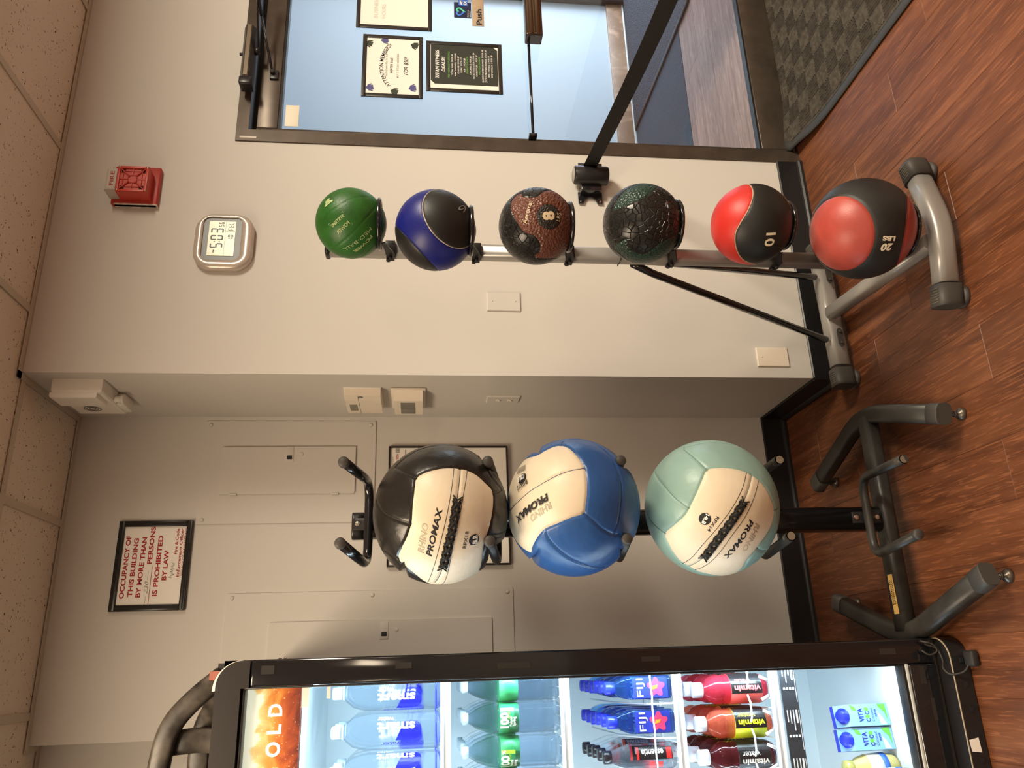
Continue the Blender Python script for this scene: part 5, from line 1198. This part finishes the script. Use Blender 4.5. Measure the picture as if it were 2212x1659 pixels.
g = G(); g.box(FX0, FX1 - .004, -.30, -.27, .046, .064); g.obj('lower_ledge', mat('brown_ledge', (.12, .10, .08), .3, metal=.3), fr)  # narrow brown, slightly metallic strip between kick plate and door
G().box(FX0 + .05, FX1 - .04, -.25, .36, -.0, .062).obj('chassis', BLACKMATTE, fr)
o = G().prism([(-1.115, .022), (-1.150, .020), (-1.147, .046), (-1.120, .048)], (0, -.3690, 0), (1, 0, 0), (0, 0, 1), (0, -.0008, 0)).obj('torn_label', PAPER, kick)
# loose cord end and sensor hanging at the base
cd = root('loose_cord', (-.90, -.38, 0), 'loose black cord with a small dark plug hanging at the foot of the cooler', 'cord')
g = G(); P = fillet([(-.885, -.318, .085), (-.895, -.330, .058), (-.93, -.342, .056), (-.948, -.352, .070), (-.965, -.366, .060), (-.958, -.385, .030), (-.935, -.392, .018)], .03, 6); g.tube(P, .0028, n=7)
g.tube(fillet([(-.876, -.322, .100), (-.885, -.335, .070), (-.905, -.335, .060), (-.915, -.330, .085), (-.90, -.322, .10)], .02, 5), .0026, n=7); g.obj('cord', mat('cord_black', (.030, .026, .022), .5), cd)
G().box(-.945, -.905, -.415, -.378, .002, .024, .006).obj('plug', BLACKMATTE, cd)
# scraps of clear tape on the black door
TAPE = mat('clear_tape', (.030, .028, .026), .22)
g_ = 'strips of clear tape on the cooler door'
for i, (x0, x1, z0, z1, where) in enumerate(((-.905, -.885, 1.795, 1.826, 'at the top corner of the cooler door stile'), (-.902, -.888, 1.46, 1.50, 'on the door stile level with the top shelf'), (-.910, -.896, 1.16, 1.245, 'on the door stile level with the second shelf'),
                                        (-.905, -.893, .82, .87, 'on the door stile level with the third shelf'), (-.908, -.892, .17, .215, 'lowest on the cooler door stile'), (-.985, -.940, .098, .112, 'across the bottom rail near its corner'), (-1.075, -1.02, .086, .096, 'middle of the cooler bottom rail'))):
    o = G().box(x0, x1, FY - .0006, FY + .0002, z0, z1).obj('tape_strip', TAPE); tag(o, 'strip of clear tape ' + where, 'tape', g_)
# lit sign panel: iced cola printed behind the glass
def cola():
    m = bpy.data.materials.new('cola_print'); m.use_nodes = True; nt = m.node_tree; P = nt.nodes['Principled BSDF']
    tc = nt.nodes.new('ShaderNodeTexCoord'); N = nt.nodes.new
    mp = N('ShaderNodeMapping'); nt.links.new(tc.outputs['Object'], mp.inputs[0])
    n1 = N('ShaderNodeTexNoise'); n1.inputs['Scale'].default_value = 14; n1.inputs['Detail'].default_value = 3; n1.inputs['Distortion'].default_value = 1.5
    n2 = N('ShaderNodeTexVoronoi'); n2.inputs['Scale'].default_value = 130
    n3 = N('ShaderNodeTexNoise'); n3.inputs['Scale'].default_value = 260
    for n in (n1, n2, n3): nt.links.new(mp.outputs[0], n.inputs[0])
    sx = N('ShaderNodeSeparateXYZ'); nt.links.new(tc.outputs['Object'], sx.inputs[0])
    hz = N('ShaderNodeMapRange'); hz.inputs['From Min'].default_value = 1.868; hz.inputs['From Max'].default_value = 1.735; nt.links.new(sx.outputs['Z'], hz.inputs['Value'])
    ad = N('ShaderNodeMath'); ad.operation = 'MULTIPLY_ADD'; ad.inputs[1].default_value = .9; nt.links.new(n1.outputs['Fac'], ad.inputs[0]); nt.links.new(hz.outputs[0], ad.inputs[2])
    r = N('ShaderNodeValToRGB'); cr = r.color_ramp; cr.elements[0].position = .42; cr.elements[0].color = (.78, .80, .62, 1); cr.elements[1].position = 1.5 if 0 else 1.0; cr.elements[1].color = (.10, .012, .004, 1)
    sc = N('ShaderNodeMath'); sc.operation = 'MULTIPLY'; sc.inputs[1].default_value = .66; nt.links.new(ad.outputs[0], sc.inputs[0]); nt.links.new(sc.outputs[0], r.inputs[0])
    for p, c in ((.46, (.75, .55, .22, 1)), (.60, (.60, .25, .04, 1)), (.75, (.45, .10, .012, 1)), (.88, (.28, .04, .008, 1))): e = cr.elements.new(p); e.color = c
    bb_ = N('ShaderNodeValToRGB'); bb_.color_ramp.elements[0].position = .10; bb_.color_ramp.elements[0].color = (1, 1, 1, 1); bb_.color_ramp.elements[1].position = .28; bb_.color_ramp.elements[1].color = (0, 0, 0, 1)
    nt.links.new(n2.outputs['Distance'], bb_.inputs[0]); gt = N('ShaderNodeMath'); gt.operation = 'GREATER_THAN'; gt.inputs[1].default_value = .53; nt.links.new(n3.outputs[0], gt.inputs[0])
    ml = N('ShaderNodeMath'); ml.operation = 'MULTIPLY'; nt.links.new(bb_.outputs[0], ml.inputs[0]); nt.links.new(gt.outputs[0], ml.inputs[1])
    mf = N('ShaderNodeMath'); mf.operation = 'MULTIPLY'; mf.inputs[1].default_value = .55; nt.links.new(ml.outputs[0], mf.inputs[0])
    mx = N('ShaderNodeMix'); mx.data_type = 'RGBA'; mx.inputs['B'].default_value = (.95, .70, .40, 1); nt.links.new(mf.outputs[0], mx.inputs['Factor']); nt.links.new(r.outputs[0], mx.inputs['A'])
    nt.links.new(mx.outputs['Result'], P.inputs['Base Color']); nt.links.new(mx.outputs['Result'], P.inputs['Emission Color']); P.inputs['Emission Strength'].default_value = .85
    return m
so = G().box(-1.496, -.939, -.276, -.270, 1.732, 1.862).obj('sign_panel', cola(), fr, label='backlit print of iced cola reading COLD')
for i_, (ch, x0, w_) in enumerate((('C', -1.148, .030), ('O', -1.094, .0335), ('L', -1.043, .022), ('D', -1.003, .0285))):
    flat_text([(ch, x0 - .0, 1.777, .0335, w_, 'l', .03)], (0, -.276, 0), U_, V_, N_, mat('sign_white', (.9, .9, .85), .5, emit=((.9, .92, .85), .75)) if i_ == 0 else bpy.data.materials['sign_white'], so, 'letter')
# LED strips inside, behind the door stiles
LED = mat('led_strip', (.9, .95, 1), .5, emit=(COOL, 105))
for x, nx_ in ((-.9045, -1), (-1.5185, 1)):
    mesh_from('led_strip', [(x, -.262, .16), (x, -.238, .16), (x, -.238, 1.70), (x, -.262, 1.70)], [(0, 1, 2, 3) if nx_ < 0 else (3, 2, 1, 0)], LED, fr)
mesh_from('led_strip', [(IX0 + .02, -.25, 1.7295), (IX1 - .02, -.25, 1.7295), (IX1 - .02, -.22, 1.7295), (IX0 + .02, -.22, 1.7295)], [(0, 1, 2, 3)], LED, fr)
# shelves
SX0, SX1 = -1.512, -.908
for zt, front, wires in ((1.382, -.222, True), (1.069, -.222, True), (.763, -.222, True), (.492, -.222, True)):
    g = G(); g.box(SX0, SX1, front - .004, front + .004, zt - .004, zt + .004, .0015, 1).box(SX0, SX1, front - .003, front + .003, zt - .022, zt - .012, .001, 1).box(SX0, SX1, front + .001, front + .002, zt - .022, zt)
    x = SX0 + .012
    while x < SX1: g.cyl((x, front, zt - .002), (x, .325, zt - .002), .0016, 5); x += .0245
    for y in (-.05, .12, .30): g.box(SX0, SX1, y - .003, y + .003, zt - .010, zt - .004)
    g.obj('shelf', SHELFW, fr)
# shelf price strip, black with white printed lines
o = G().box(SX0, SX1, -.2300, -.2265, .423, .467).obj('price_strip', mat('price_strip_black', (.035, .042, .050), .4), fr)
g = G(); rr_ = random.Random(8)
x = SX1 - .012
while x > -1.30:
    for k, z in enumerate((.4585, .4500, .4415, .4330)):
        wd_ = rr_.uniform(.030, .052) if x > -1.05 else rr_.uniform(.020, .060); h_ = .0013 if k < 3 else .0024
        g.box(x - wd_, x - .002, -.2306, -.2300, z - h_, z + h_); g.box(x - .069, x - .063, -.2306, -.2300, z - .0028, z + .0028)
    g.box(x - .1, x - .003, -.2306, -.2300, .4255, .4268); x -= .118
g.obj('printed_lines', SHELFW, o)
# wire dividers of the two lower drink shelves
g = G()
P = []
x = SX1
while x > -1.30:
    w_ = .084; P += [(x, -.214, .826 - .004), (x - w_ * .25, -.222, .826), (x - w_ * .75, -.222, .826)]; x -= w_
g.tube(P, .0023, n=6)
for x in (-1.012, -1.096, -1.180): g.tube(fillet([(x, -.224, .770), (x, -.214, .828), (x, -.05, .880), (x, .30, .885)], .05, 5), .0023, n=6)
g.obj('divider_wire', SHELFW, fr)
g = G(); P = []; x = SX1
while x > -1.30:
    w_ = .084; P += [(x, -.200, .553), (x - w_ * .3, -.226, .556), (x - w_ * .7, -.226, .556)]; x -= w_
g.tube(P, .0028, n=6); g.obj('divider_wire', SHELFW, fr)
g = G()
for c_ in (-.982, -1.068, -1.152):
    for sg in (-1, 1): g.tube([(c_ + sg * .020, -.220, .500), (c_ + sg * .030, -.216, .520)], (.0045, .002), n=6, up=(0, 1, 0))
g.obj('bottle_stop', mat('clear_plastic', (.80, .86, .90), .2), fr)
g = G(); g.box(-.955, -.938, -.2795, -.2788, 1.716, 1.7300) ; g.obj('white_tape', WHITEINK, fr)
for i, (x0, x1, z0, z1, nm) in enumerate(((-.985, -.939, 1.712, 1.729, 'longer scrap of white tape under the COLD print on the cooler glass'), (-.966, -.939, 1.660, 1.669, 'short scrap of white tape beside the top shelf bottles'))):
    o = G().box(x0, x1, -.2856, -.2845, z0, z1).obj('white_tape', WHITEINK); tag(o, nm, 'tape', g_)

# ---------------------------------------------------------------- drinks
PET = mat('water_bottle', (.90, .95, 1.0), .05, trans=1.0, ior=1.12, mixt=.58)
PETB = mat('blue_water_bottle', (.10, .42, .90), .05, trans=.95, ior=1.30, mixt=.30)
CAPC = mat('translucent_cap', (.70, .82, .90), .25, mixt=.25)
CAPB = mat('blue_cap', (.015, .035, .60), .35); CAPK = mat('black_cap_plastic', (.012, .012, .016), .3); CAPW = mat('white_cap', (.80, .80, .86), .35)
SWB = mat('bright_blue_label', (.004, .012, .62), .4); GRL = mat('green_label', (.018, .25, .085), .4); LIME = mat('lime_print', (.35, .75, .05), .5); DKGL = mat('deep_green_label', (.010, .10, .045), .4)
PINKL = mat('pink_flower_print', (.80, .05, .16), .5); FBL = mat('deep_blue_label', (.02, .04, .38), .4); ORNG = mat('orange_print', (.9, .35, .03), .5)
BLKL = mat('black_label', (.012, .012, .014), .35); REDL = mat('red_label', (.70, .03, .03), .4)
FACE = -pi / 2
def patch(poly, c, r, zb, m, par, name='label', sub=.012, face=FACE):
    """flat print wrapped on a bottle: poly in (arc length, height)"""
    b = bmesh.new(); f = b.faces.new([b.verts.new((p[0], p[1], 0)) for p in poly]); bmesh.ops.triangulate(b, faces=b.faces)
    for _ in range(4):
        L = [e for e in b.edges if abs(e.verts[0].co.x - e.verts[1].co.x) > sub]
        if not L: break
        bmesh.ops.subdivide_edges(b, edges=L, cuts=1); bmesh.ops.triangulate(b, faces=b.faces)
    for v in b.verts: a = face + v.co.x / r; v.co = Vector((c[0] + math.cos(a) * r, c[1] + math.sin(a) * r, zb + v.co.y))
    me = bpy.data.meshes.new(name); b.to_mesh(me); b.free(); me.materials.append(m); return link_mesh(name, me, par)
def rect(a0, a1, z0, z1): return [(a0, z0), (a1, z0), (a1, z1), (a0, z1)]
def cap_mesh(c, zb, z0, z1, r, m, par):
    g = G(); g.lathe([(r, z0), (r, z1 - .002), (r - .002, z1), (0, z1)], (c[0], c[1], zb), n=20)
    return g.obj('cap', m, par)
CC = (0, 0)
def proto(name, prof, bm_, sq=0.0, n=28):
    r = root(name, (0, 0, 0)); g = G(); g.lathe(prof, (0, 0, 0), n=n, sq=sq); g.obj('bottle_body', bm_, r); return r
def water_big():
    R_ = .0455
    r = proto('water_bottle', [(0, .004), (.030, .002), (.040, .0), (R_, .010), (R_, .185), (R_ - .003, .205), (.036, .228), (.022, .245), (.0125, .252), (.0125, .262), (0, .264)], PET)
    cap_mesh(CC, 0, .257, .281, .0150, CAPC, r); G().lathe([(.0165, .250), (.0165, .254)], (0, 0, 0), n=18).obj('neck_ring', CAPC, r)
    t = []
    for k in range(13): a = -pi * .5 + pi * k / 12; t.append((.004 + .020 * math.cos(a), .075 + .0 + .022 * math.sin(a)) if 0 else (-.004 + .022 * math.sin(a * 1.0), .072 - .022 * math.cos(a)))
    poly = [(-.026, .072)] + [(-.002 + .024 * math.cos(a), .074 + .024 * math.sin(a)) for a in [pi + pi * k / 12 for k in range(13)]] + [(.022, .110), (.005, .098), (-.026, .118)]
    patch([(-.026, .116), (-.026, .078), (-.022, .062), (-.012, .053), (.0, .050), (.012, .053), (.020, .062), (.023, .078), (.020, .094), (.008, .100)], CC, R_ + .0005, 0, SWB, r)
    cyl_text([('smart', .12, .115, .024, .096, 'u', .03), ('water', .58, .142, .014, .042, 'u', .01)], CC, R_ + .0011, 0, FACE, WHITEINK, r)
    cyl_text([('smartwater', -.78, .098, .012, .108, 'u', .01)], CC, R_ + .0011, 0, FACE, FBL, r)
    patch(rect(-.10, .10, .012, .014), CC, R_ + .0004, 0, SWB, r, 'print_line')
    return r
def water_green():
    R_ = .0385
    r = proto('spring_water_bottle', [(0, .004), (.024, .002), (.033, 0), (R_, .008), (R_, .030), (R_ - .0022, .036), (R_, .042), (R_, .104), (R_ - .0015, .108), (R_ - .0015, .164), (R_, .168), (R_, .176), (R_ - .004, .195), (.024, .222), (.0120, .240), (.0120, .248), (0, .250)], PET)
    cap_mesh(CC, 0, .243, .258, .0148, CAPC, r)
    G().lathe([(R_ - .0006, .111), (R_ - .0006, .161)], (0, 0, 0), n=32).obj('label_band', GRL, r)
    patch(rect(-.024, .024, .112, .123), CC, R_ + .0001, 0, DKGL, r, 'label_edge'); patch(rect(.018, .027, .124, .160), CC, R_ + .0001, 0, LIME, r, 'label_edge')
    cyl_text([('100', -.15, .150, .021, .040, 'h', .05), ('%', .55, .154, .010, .010, 'h', .03), ('Poland', -.22, .133, .0075, .024, 'h', .03), ('Spring', -.22, .1245, .0075, .024, 'h', .03)], CC, R_ + .0006, 0, FACE, WHITEINK, r)
    cyl_text([('RECYCLED', .20, .1375, .005, .018, 'h', .02)], CC, R_ + .0006, 0, FACE, LIME, r)
    return r
def water_square():
    r = proto('blue_cap_bottle', [(0, .003), (.026, .0), (.0300, .004), (.0300, .112), (.0290, .118), (.022, .140), (.0135, .152), (.0135, .160), (0, .161)], PETB, sq=7, n=32)
    cap_mesh(CC, 0, .152, .178, .0165, CAPB, r)
    y = -.0306 * 1.0; yy = -.0312
    G().box(-.026, .026, yy, yy + .0006, .012, .108).obj('label', FBL, r)
    pts = [(.0 + .021 * (1 + .22 * math.cos(5 * a)) * math.cos(a), .044 + .021 * (1 + .22 * math.cos(5 * a)) * math.sin(a)) for a in [2 * pi * k / 40 for k in range(40)]]
    G().prism(pts, (0, yy - .0002, 0), (1, 0, 0), (0, 0, 1), (0, -.0004, 0)).obj('flower_print', PINKL, r)
    G().prism([(-.003, .042), (.006, .038), (.004, .052), (-.006, .056)], (0, yy - .0008, 0), (1, 0, 0), (0, 0, 1), (0, -.0003, 0)).obj('flower_centre', ORNG, r)
    flat_text([('FIJI', 0, .080, .018, .046, 'c', .0)], (0, yy - .0002, 0), U_, V_, N_, WHITEINK, r)
    return r
def water_black():
    R_ = .0335
    r = proto('black_cap_bottle', [(0, .004), (.020, .002), (.028, 0), (R_, .008), (R_, .115), (R_ - .003, .126), (.020, .158), (.0135, .172), (.0135, .180), (0, .182)], PET)
    cap_mesh(CC, 0, .172, .193, .0165, CAPK, r)
    patch(rect(-.006, .026, .014, .104), CC, R_ + .0005, 0, BLKL, r, 'label'); patch(rect(-.006, .026, .104, .110), CC, R_ + .0007, 0, REDL, r, 'label_edge'); patch(rect(-.004, .024, .016, .030), CC, R_ + .0009, 0, REDL, r, 'label_edge')
    patch(rect(-.030, -.012, .040, .056), CC, R_ + .0006, 0, REDL, r, 'label_edge')
    cyl_text([('essentia', .30, .068, .017, .060, 'u', .02)], CC, R_ + .0011, 0, FACE, WHITEINK, r)
    return r
def vitamin(name, liquid, lab, txt, label_words):
    R_ = .0385
    r = proto(name, [(0, .004), (.022, .003), (.032, 0), (R_ - .002, .010), (R_, .018), (R_, .108), (R_ - .0025, .113), (R_, .118), (R_ - .0025, .124), (R_, .130), (R_ - .001, .142), (R_ - .008, .160), (.018, .172), (.0165, .182), (0, .184)], liquid)
    cap_mesh(CC, 0, .178, .205, .0200, CAPW, r)
    G().lathe([(R_ + .0004, .018), (R_ + .0004, .106)], (0, 0, 0), n=36).obj('label_band', lab, r)
    patch(rect(-.008, .06, .0185, .1055), CC, R_ + .0009, 0, BLKL, r, 'label_panel')
    cyl_text([('vitamin', .12, .060, .016, .074, 'u', .03), ('water', .60, .072, .015, .050, 'u', .01)], CC, R_ + .0014, 0, FACE, txt, r)
    g = G()
    return r
LP = mat('pink_drink', (.85, .07, .14), .05, trans=.75, ior=1.3, mixt=.15); LO = mat('peach_drink', (.90, .20, .12), .05, trans=.7, ior=1.3, mixt=.15); LK = mat('dark_red_drink', (.10, .012, .018), .05, trans=.5, ior=1.3)
YELL = mat('yellow_label', (.62, .72, .02), .4); REDT = mat('coral_label', (.85, .10, .09), .4)
ORD = ('front', 'second', 'third', 'fourth', 'fifth', 'sixth')
def place(pr_, X, Y0, Z, pitch, n, fronts, behind, cat, group, first_use=[True]):
    """a column of n bottles running back from the door"""
    for k in range(n):
        o = dup(pr_, (X + (0.0015 * ((k * 7) % 3 - 1)), Y0 + k * pitch, Z))
        o.rotation_euler = (0, 0, fronts[1] if k == 0 else random.uniform(-.5, .5) if not fronts[2] else 0)
        tag(o, fronts[0] if k == 0 else behind % ORD[k], cat, group)
protos = {}
protos['big'] = water_big(); protos['green'] = water_green(); protos['sq'] = water_square(); protos['blk'] = water_black()
protos['pink'] = vitamin('pink_drink_bottle', LP, REDT, mat('pink_ink', (.90, .16, .16), .5), 0); protos['peach'] = vitamin('peach_drink_bottle', LO, YELL, mat('yellow_ink', (.75, .85, .03), .5), 0); protos['dark'] = vitamin('dark_drink_bottle', LK, BLKL, WHITEINK, 0)
note_kids()
Y0 = -.172
gb = 'large clear water bottles on the top shelf'
place(protos['big'], -.957, Y0, 1.384, .094, 3, ('front large water bottle with a blue swoosh label, against the cooler door hinge side', -.45, False), '%s large clear water bottle from the front in the hinge-side column', 'bottle', gb)
place(protos['big'], -1.051, Y0, 1.384, .094, 3, ('front large water bottle with its blue swoosh label square to the glass', .10, False), '%s large clear water bottle from the front in the middle column', 'bottle', gb)
place(protos['big'], -1.146, Y0, 1.384, .094, 3, ('front large water bottle showing dark smartly printed side lettering, left column', .75, False), '%s large clear water bottle from the front in the left column', 'bottle', gb)
gb = 'green-label spring water bottles on the second shelf'
for X, nm, rot in ((-.953, 'hinge-side', 1.15), (-1.031, 'middle', 0), (-1.112, 'left', -.55), (-1.192, 'outermost left', .4)):
    place(protos['green'], X, Y0, 1.070, .079, 5, ('front green-label spring water bottle of the %s column' % nm, rot, False), '%%s green-label spring water bottle from the front in the %s column' % nm, 'bottle', gb)
gb = 'square blue-cap bottles on the third shelf'
for X, nm in ((-.969, 'hinge-side'), (-1.054, 'second')):
    place(protos['sq'], X, Y0 - .005, .764, .070, 6, ('front square blue-cap bottle with a pink flower label, %s column' % nm, 0.0, True), '%%s square blue-cap bottle from the front in the %s column' % nm, 'bottle', gb)
place(protos['blk'], -1.139, Y0, .764, .070, 5, ('front black-cap water bottle with a black and red label on the third shelf', 0.0, False), '%s black-cap water bottle from the front of its column', 'bottle', 'black-cap water bottles on the third shelf')
gb = 'white-cap vitamin drink bottles on the fourth shelf'
place(protos['pink'], -.982, Y0, .493, .080, 4, ('front pink drink bottle with a black and coral label', -.10, False), '%s pink drink bottle from the front of its column', 'bottle', gb)
place(protos['peach'], -1.068, Y0, .493, .080, 4, ('front peach drink bottle with a black and yellow label', -.10, False), '%s peach drink bottle from the front of its column', 'bottle', gb)
place(protos['dark'], -1.150, Y0, .493, .080, 4, ('front dark red drink bottle with an all-black label', -.45, False), '%s dark red drink bottle from the front of its column', 'bottle', gb)
for p in protos.values():
    for ch in [x for x in bpy.data.objects if x.parent is p]: bpy.data.objects.remove(ch)
    bpy.data.objects.remove(p)
# cartons
def carton(X, Y, Z, rz, label):
    r = root('coconut_water_carton', (0, 0, 0), label, 'carton', 'coconut water cartons on the cooler floor')
    W_, Dp, Hh = .0285, .023, .118
    SKY = bpy.data.materials.get('carton_sky') or mat('carton_sky', (.30, .58, .85), .35); LEAF = bpy.data.materials.get('leaf_print') or mat('leaf_print', (.16, .55, .06), .45)
    CB = CAPB
    g = G(); g.prism([(-Dp, 0), (Dp, 0), (Dp, Hh + .030), (Dp * .2, Hh + .030), (-Dp, Hh)], (-W_, 0, 0), (0, 1, 0), (0, 0, 1), (2 * W_, 0, 0)); g.obj('carton_body', SKY, r)
    g = G(); g.prism([(-Dp * .62, Hh + .0095), (Dp * .25, Hh + .0305), (Dp * 1.01, Hh + .0305), (Dp * 1.01, Hh + .004), (-Dp * .62, Hh + .004)], (-W_ - .0003, 0, 0), (0, 1, 0), (0, 0, 1), (2 * W_ + .0006, 0, 0)); g.obj('blue_top', CB, r)
    nrm = Vector((0, -.58, .81)); g = G(); g.lathe([(.021, 0), (.021, .002), (.0155, .004), (.0155, .014), (.014, .0155), (0, .0155)], (0, -Dp * .45, Hh + .0135), nrm, 24); g.obj('cap', CB, r)
    y = -Dp - .0003
    flat_text([('VITA', 0, .077, .0145, .036, 'c', .03)], (0, y, 0), U_, V_, N_, FBL, r)
    flat_text([('C', -.0185, .058, .0125, .009, 'l', .03), ('C', .0005, .058, .0125, .009, 'l', .03)], (0, y, 0), U_, V_, N_, FBL, r)
    flat_text([('Coconut', 0, .046, .0085, .036, 'c', .0, .3), ('WATER', .004, .036, .0060, .022, 'c', .03)], (0, y, 0), U_, V_, N_, FBL, r)
    g = G()
    for x in (-.0045, .0150): g.prism([(x + .005 * math.cos(2 * pi * k / 16), .0643 + .0062 * math.sin(2 * pi * k / 16)) for k in range(16)], (0, y, 0), (1, 0, 0), (0, 0, 1), (0, -.0005, 0))
    g.prism([(-.020, .006), (.0275, .006), (.0275, .030), (.018, .026), (.006, .012)], (0, y, 0), (1, 0, 0), (0, 0, 1), (0, -.0004, 0)); g.prism([(.010, .092), (.022, .098), (.0275, .112), (.014, .108)], (0, y, 0), (1, 0, 0), (0, 0, 1), (0, -.0004, 0))
    g.obj('leaf_print', LEAF, r)
    G().prism([(-.026, .012), (-.006, .022), (.008, .034), (-.002, .032), (-.026, .030)], (0, y, 0), (1, 0, 0), (0, 0, 1), (0, -.0005, 0)).obj('milk_print', WHITEINK, r)
    r.location = (X, Y, Z); r.rotation_euler = (0, 0, rz)
carton(-1.070, -.115, .1195, .18, 'sky blue coconut water carton with a round blue cap, nearer the hinge side')
carton(-1.131, -.118, .1195, .15, 'sky blue coconut water carton with a round blue cap, beside the juice bottles')
JU = mat('yellow_juice', (.82, .70, .28), .12, trans=.25, ior=1.3); LIDM = mat('gold_lid', (.72, .66, .20), .25, metal=.3)
def jar(X, Y, label):
    r = root('juice_bottle', (X, Y, .1195), label, 'bottle', 'yellow juice bottles on the cooler floor'); c = (X, Y, .1195)
    G().lathe([(0, .002), (.030, 0), (.035, .012), (.038, .045), (.036, .085), (.029, .112), (.021, .124), (.021, .134), (0, .135)], c, n=28).obj('bottle_body', JU, r)
    G().lathe([(.0225, .128), (.0225, .146), (.021, .148), (0, .148)], c, n=24).obj('lid', LIDM, r)
    G().lathe([(.0383, .040), (.0365, .088)], c, n=32).obj('label_band', WHITEINK, r); G().lathe([(.0386, .034), (.0387, .050)], c, n=32).obj('label_stripe', mat('label_blue', (.04, .15, .60), .4), r)
    flat_text([('JUICE', 0, 0, .001, .001, 'c')], (0, 0, 0), U_, V_, N_, FBL, r) if 0 else None
jar(-1.203, -.125, 'yellow juice bottle with a gold lid, standing further back on the cooler floor')
jar(-1.232, -.205, 'yellow juice bottle with a gold lid, nearest the cooler glass')

# ---------------------------------------------------------------- slotted plastic frame lying on the cooler
tp = root('plastic_frame', (-1.1, 0, 1.926), 'curved black plastic frame with open slots lying on top of the drinks cooler', 'plastic frame')
PLB = mat('scuffed_black_plastic', (.040, .034, .028), .40, var=(22, .5, (.085, .072, .058)))
zt = 1.927
g = G(); g.tube(fillet([(-.905, -.19, zt + .018), (-.950, -.20, 2.000), (-1.015, -.20, 2.062), (-1.120, -.20, 2.080), (-1.25, -.20, 2.070), (-1.36, -.19, 2.00), (-1.42, -.18, zt + .02)], .06, 6), (.026, .020), n=14, up=(0, 1, 0)); g.obj('front_arch', PLB, tp)
g = G(); g.tube(fillet([(-.895, -.15, zt + .016), (-.930, -.05, 1.965), (-.985, .02, 2.010), (-1.045, .06, 2.045), (-1.13, .06, 2.050), (-1.25, .05, 2.03), (-1.34, 0, zt + .02)], .06, 6), (.028, .012), n=14, up=(0, 1, 0)); g.obj('rear_arch', PLB, tp)
g = G(); g.tube(fillet([(-.905, .05, zt + .014), (-.97, .13, 1.99), (-1.02, .17, 1.985), (-1.12, .18, 1.965), (-1.25, .16, zt + .012)], .05, 5), (.022, .010), n=12, up=(0, 1, 0)); g.obj('low_arch', PLB, tp)
g = G(); g.tube(fillet([(-1.062, -.16, zt + .012), (-1.055, -.165, 1.99), (-1.060, -.185, 2.070)], .03, 5), (.030, .014), n=14, up=(0, 1, 0)); g.tube(fillet([(-1.20, -.16, zt + .012), (-1.19, -.17, 1.99), (-1.17, -.185, 2.070)], .03, 5), (.030, .014), n=14, up=(0, 1, 0)); sp_ = g.obj('upright_spoke', PLB, tp)
g = G(); g.tube([(-1.040, -.150, 1.985), (-1.050, -.07, 2.04), (-1.055, .05, 2.045)], (.016, .009), n=10, up=(0, 0, 1)); g.tube([(-.905, -.18, zt + .02), (-.90, -.13, zt + .015)], (.024, .018), n=10, up=(0, 0, 1)); g.obj('cross_rib', PLB, tp)
G().box(-.915, -.893, -.216, -.2125, 1.945, 1.972).obj('sticker', mat('faded_red_sticker', (.32, .10, .07), .5), tp)
